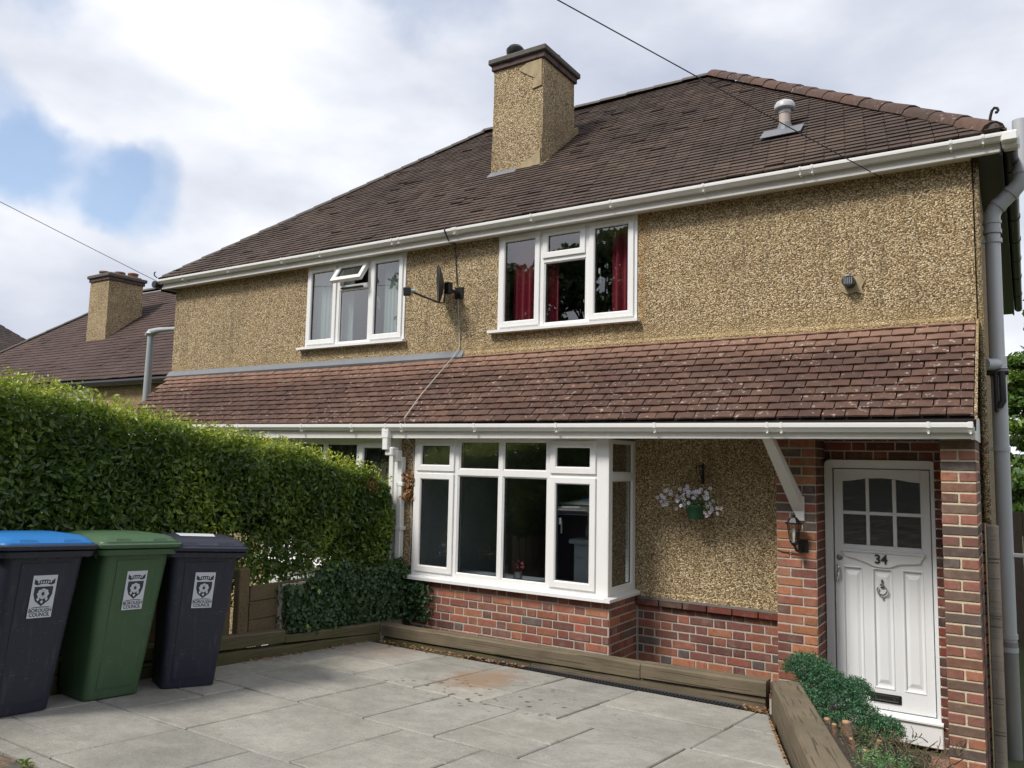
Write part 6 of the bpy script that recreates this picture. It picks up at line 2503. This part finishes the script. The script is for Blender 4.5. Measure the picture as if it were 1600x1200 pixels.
# ------------------------------------------------------------------ neighbouring houses down the hill
def simple_house(off, tmat, label):
    dx, dy, dz = off
    V3 = Vector(off)
    h = thing('semi_detached_house', (-5.06 + dx, 3.3 + dy, -.3 + dz), label, 'house', 'matching houses down the hill')
    s = MB()
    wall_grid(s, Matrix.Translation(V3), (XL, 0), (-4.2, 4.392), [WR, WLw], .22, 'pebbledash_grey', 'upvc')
    s.T = Matrix.Translation(V3)
    s.box(-.22, -.001, .221, 7.0, -4.2, 4.392, 'pebbledash_grey')
    s.box(XL + .001, XL + .22, .221, 7.0, -4.2, 4.392, 'pebbledash_grey')
    s.box(XL, -.001, 7.0, 7.2, -4.2, 4.392, 'pebbledash_grey')
    s.box(XL + .23, -.23, .225, 6.99, 2.38, 2.5, 'interior_floor')
    s.box(XL + .23, -.23, 2.2, 2.3, 2.51, 4.36, 'interior')
    s.build('wall', h, fixn=False)
    T_ = Matrix.Translation(V3)
    for (a, b_) in ((-4.432, -2.820), (-7.364, -5.736)):
        wd = (b_ - a)
        window(h, T_, a, b_, 3.34, 4.372, -.012, [(a + .04, a + .51, 3.385, 4.34, 'sash'), (a + .57, a + 1.04, 3.375, 4.34, 'fixed'), (a + 1.11, b_ - .045, 3.385, 4.34, 'sash')], sill=(a - .09, b_ + .03, -.075, 3.32))
    rf = build_roof(h, E0 + V3, E1 + V3, E2 + V3, E3 + V3, RA + V3, RB + V3, tmat, 0, gauge=.13, faces=(0, 1, 2, 3))
    caps(rf, E0 + V3, RA + V3, .45, .06, 'hip_tile', 'concrete_dark', .02)
    caps(rf, E1 + V3, RB + V3, .45, .08, 'hip_tile', 'concrete_dark', .02)
    caps(rf, RA + V3, RB + V3, .45, .08, 'ridge_tile', 'concrete_dark', .02)
    chm = chimney(h, -5.385 + dx, -4.645 + dx, 1.205 + dy, 2.02 + dy, 5.62 + dz, 6.98 + dz)
    for (x, y) in ((-5.2, 1.4), (-4.95, 1.62), (-4.8, 1.85)):
        s = MB()
        s.lathe((x + dx, y + dy, 7.15 + dz), [(.11, 0), (.10, .06), (.115, .075), (.115, .11), (.09, .115)], 'terracotta', 12)
        s.build('chimney_pot', chm, smooth=True)
    s = MB(T_)
    s.box(-10.28, .2, -.13, -.105, 4.385, 4.475, 'fascia_weathered')
    s.tube([(-10.3, -.16, 4.45), (.23, -.16, 4.45)], .05, 'black_plastic', 8)
    s.build('gutter', h)
    return h


simple_house((-12.15, 1.62, -1.15), 'tile_neighbour', 'next house to the left, lower down the hill, with matching chimney')
simple_house((-31.4, 4.7, .15), 'slate_far', 'second house to the left, only its dark roof slope showing')

# street lamp beyond the left eave
t = thing('street_lamp', (-11.64, .6, -1.0), 'grey street lamp showing between the left eave and the neighbouring roof', 'street lamp')
s = MB()
s.tube([(-11.66, .6, -1.0), (-11.66, .6, 1.0), (-11.62, .6, 3.90)], [.09, .075, .052], 'lamp_grey', 12)
s.build('pole', t, smooth=True)
s = MB()
s.tube([(-11.74, .6, 3.895), (-11.64, .6, 3.93), (-11.4, .6, 3.955), (-11.1, .6, 3.95), (-10.7, .6, 3.93)], [.035, .06, .045, .03, .04], 'lamp_grey', 10)
s.lathe((-11.62, .6, 3.91), [(.075, -.02), (.085, 0), (.06, .045), (.02, .06)], 'lamp_grey', 12)
s.build('lamp_arm', t, smooth=True)

# ------------------------------------------------------------------ trees
def tree(loc, height, crown_r, label, kind='tree', nleaf=5000, leaf=.16, mat='tree_leaf', group=None, conifer=False, seed=1):
    rr = random.Random(seed)
    rgt = np.random.default_rng(seed)
    t = thing(kind, loc, label, 'tree', group)
    bx, by, bz = loc
    s = MB()
    th = height * (.9 if conifer else .62)
    r0 = height * .022 + .03
    pts = [(bx, by, bz - .2)] + [(bx + rr.uniform(-.1, .1), by + rr.uniform(-.1, .1), bz + th * k / 4) for k in range(1, 5)]
    s.tube(pts, [r0 * 1.3, r0, r0 * .8, r0 * .55, r0 * .3], 'stem', 9)
    cl = []
    nb = 26 if not conifer else 60
    for k in range(nb):
        if conifer:
            hh = .12 + .86 * k / nb
            R_ = crown_r * (1 - hh) ** .8 * rr.uniform(.75, 1.1) + .12
            a = rr.uniform(0, 6.28)
            o_ = Vector((bx, by, bz + height * hh))
            e = o_ + Vector((math.cos(a) * R_, math.sin(a) * R_, rr.uniform(-.25, .1)))
            cl.append((e.lerp(o_, .35), R_ * .42 + .1, .22))
            cl.append((e, R_ * .28 + .08, .15))
        else:
            hh = rr.uniform(.32, 1.0)
            R_ = crown_r * math.sqrt(max(.05, 1 - ((hh - .62) / .42) ** 2)) * rr.uniform(.45, .95)
            a = rr.uniform(0, 6.28)
            o_ = Vector((bx, by, bz + th * rr.uniform(.45, .95)))
            e = Vector((bx + math.cos(a) * R_, by + math.sin(a) * R_, bz + height * hh * .96))
            cl.append((e, crown_r * rr.uniform(.22, .40), crown_r * rr.uniform(.16, .30)))
        s.tube([tuple(o_), tuple(o_.lerp(e, .5) + Vector((0, 0, .08))), tuple(e)], [r0 * .32, r0 * .2, .01], 'stem', 5)
    s.build('trunk', t, smooth=True)
    per = nleaf // len(cl)
    Ps, Ns, Ts = [], [], []
    for (c, rh, rv) in cl:
        d = rgt.normal(0, 1, (per, 3))
        d /= np.linalg.norm(d, axis=1, keepdims=True)
        Ps.append(np.array(c) + d * (rgt.uniform(.35, 1.1, per) ** .6)[:, None] * np.array([rh, rh, rv]))
        Ns.append(d)
        Ts.append(np.clip(rgt.uniform(.1, .7) + rgt.normal(0, .12, per), 0, 1))
    leaves('crown', np.concatenate(Ps), np.concatenate(Ns), rgt.uniform(.7, 1.3, per * len(cl)) * leaf, np.concatenate(Ts), mat, t, aspect=.55, seed=seed, spread=.7, kind=None)
    return t


tree((.95, 14.5, -.4), 7.0, 2.3, 'bright green conifer just beyond the right end of the house', 'conifer_tree', 30000, .17, 'conifer_leaf', conifer=True, seed=3)
tree((2.9, 19, -.6), 7.0, 2.3, 'dark conifer further behind the right end of the house', 'conifer_tree', 9000, .22, 'tree_leaf', conifer=True, seed=4)
# across the street: what the windows mirror
spec = [(-24, -21, 5.6, 2.8), (-18.5, -19.5, 9.0, 3.2), (-13.6, -21, 9.6, 3.2), (-9.0, -19, 8.6, 2.9), (-3.6, -20.5, 8.6, 3.2), (1.4, -19, 7.4, 2.6), (6.5, -21, 8.6, 3.2), (12, -19.5, 8.2, 3.0), (18, -21, 8.8, 3.3), (-30, -20, 5.2, 2.8)]
names = ['second', 'third', 'fourth', 'fifth', 'sixth', 'seventh', 'eighth', 'ninth', 'rightmost', 'leftmost']
for k, (x, y, h, r) in enumerate(spec):
    tree((x, y, gz(x, y) - .1), h * 1.18, r * 1.1, 'leafy garden tree across the street behind the viewer, %s along the row' % names[k], 'broadleaf_tree', 11000, .36, 'tree_leaf', 'garden trees across the street', seed=20 + k)
h2 = thing('hedge', (-4, -16.5, .5), 'long garden hedge across the street behind the viewer', 'hedge')
n = 36000
P = np.stack([rg.uniform(-32, 22, n), rg.normal(-16.5, .35, n), .2 + rg.uniform(0, 3.4, n)], 1)
P[:, 2] += .35 * vnoise(P, .8, 77)
leaves('foliage', P, np.tile((0, 1., .3), (n, 1)), rg.uniform(.16, .30, n), np.clip(.2 + rg.normal(0, .15, n), 0, 1), 'tree_leaf', h2, aspect=.6, seed=17)

# side passage clutter: dark fence and a timber offcut
fr_ = thing('side_fence', (1.6, 5.2, -.3), 'dark close boarded side fence behind the soil pipe', 'fence')
for k in range(18):
    s = MB()
    s.box(.06 + k * .152, .06 + k * .152 + .145, 5.2 + (k % 2) * .012, 5.222 + (k % 2) * .012, -.4, 1.45, 'gate_wood', .004)
    s.build('board', fr_)
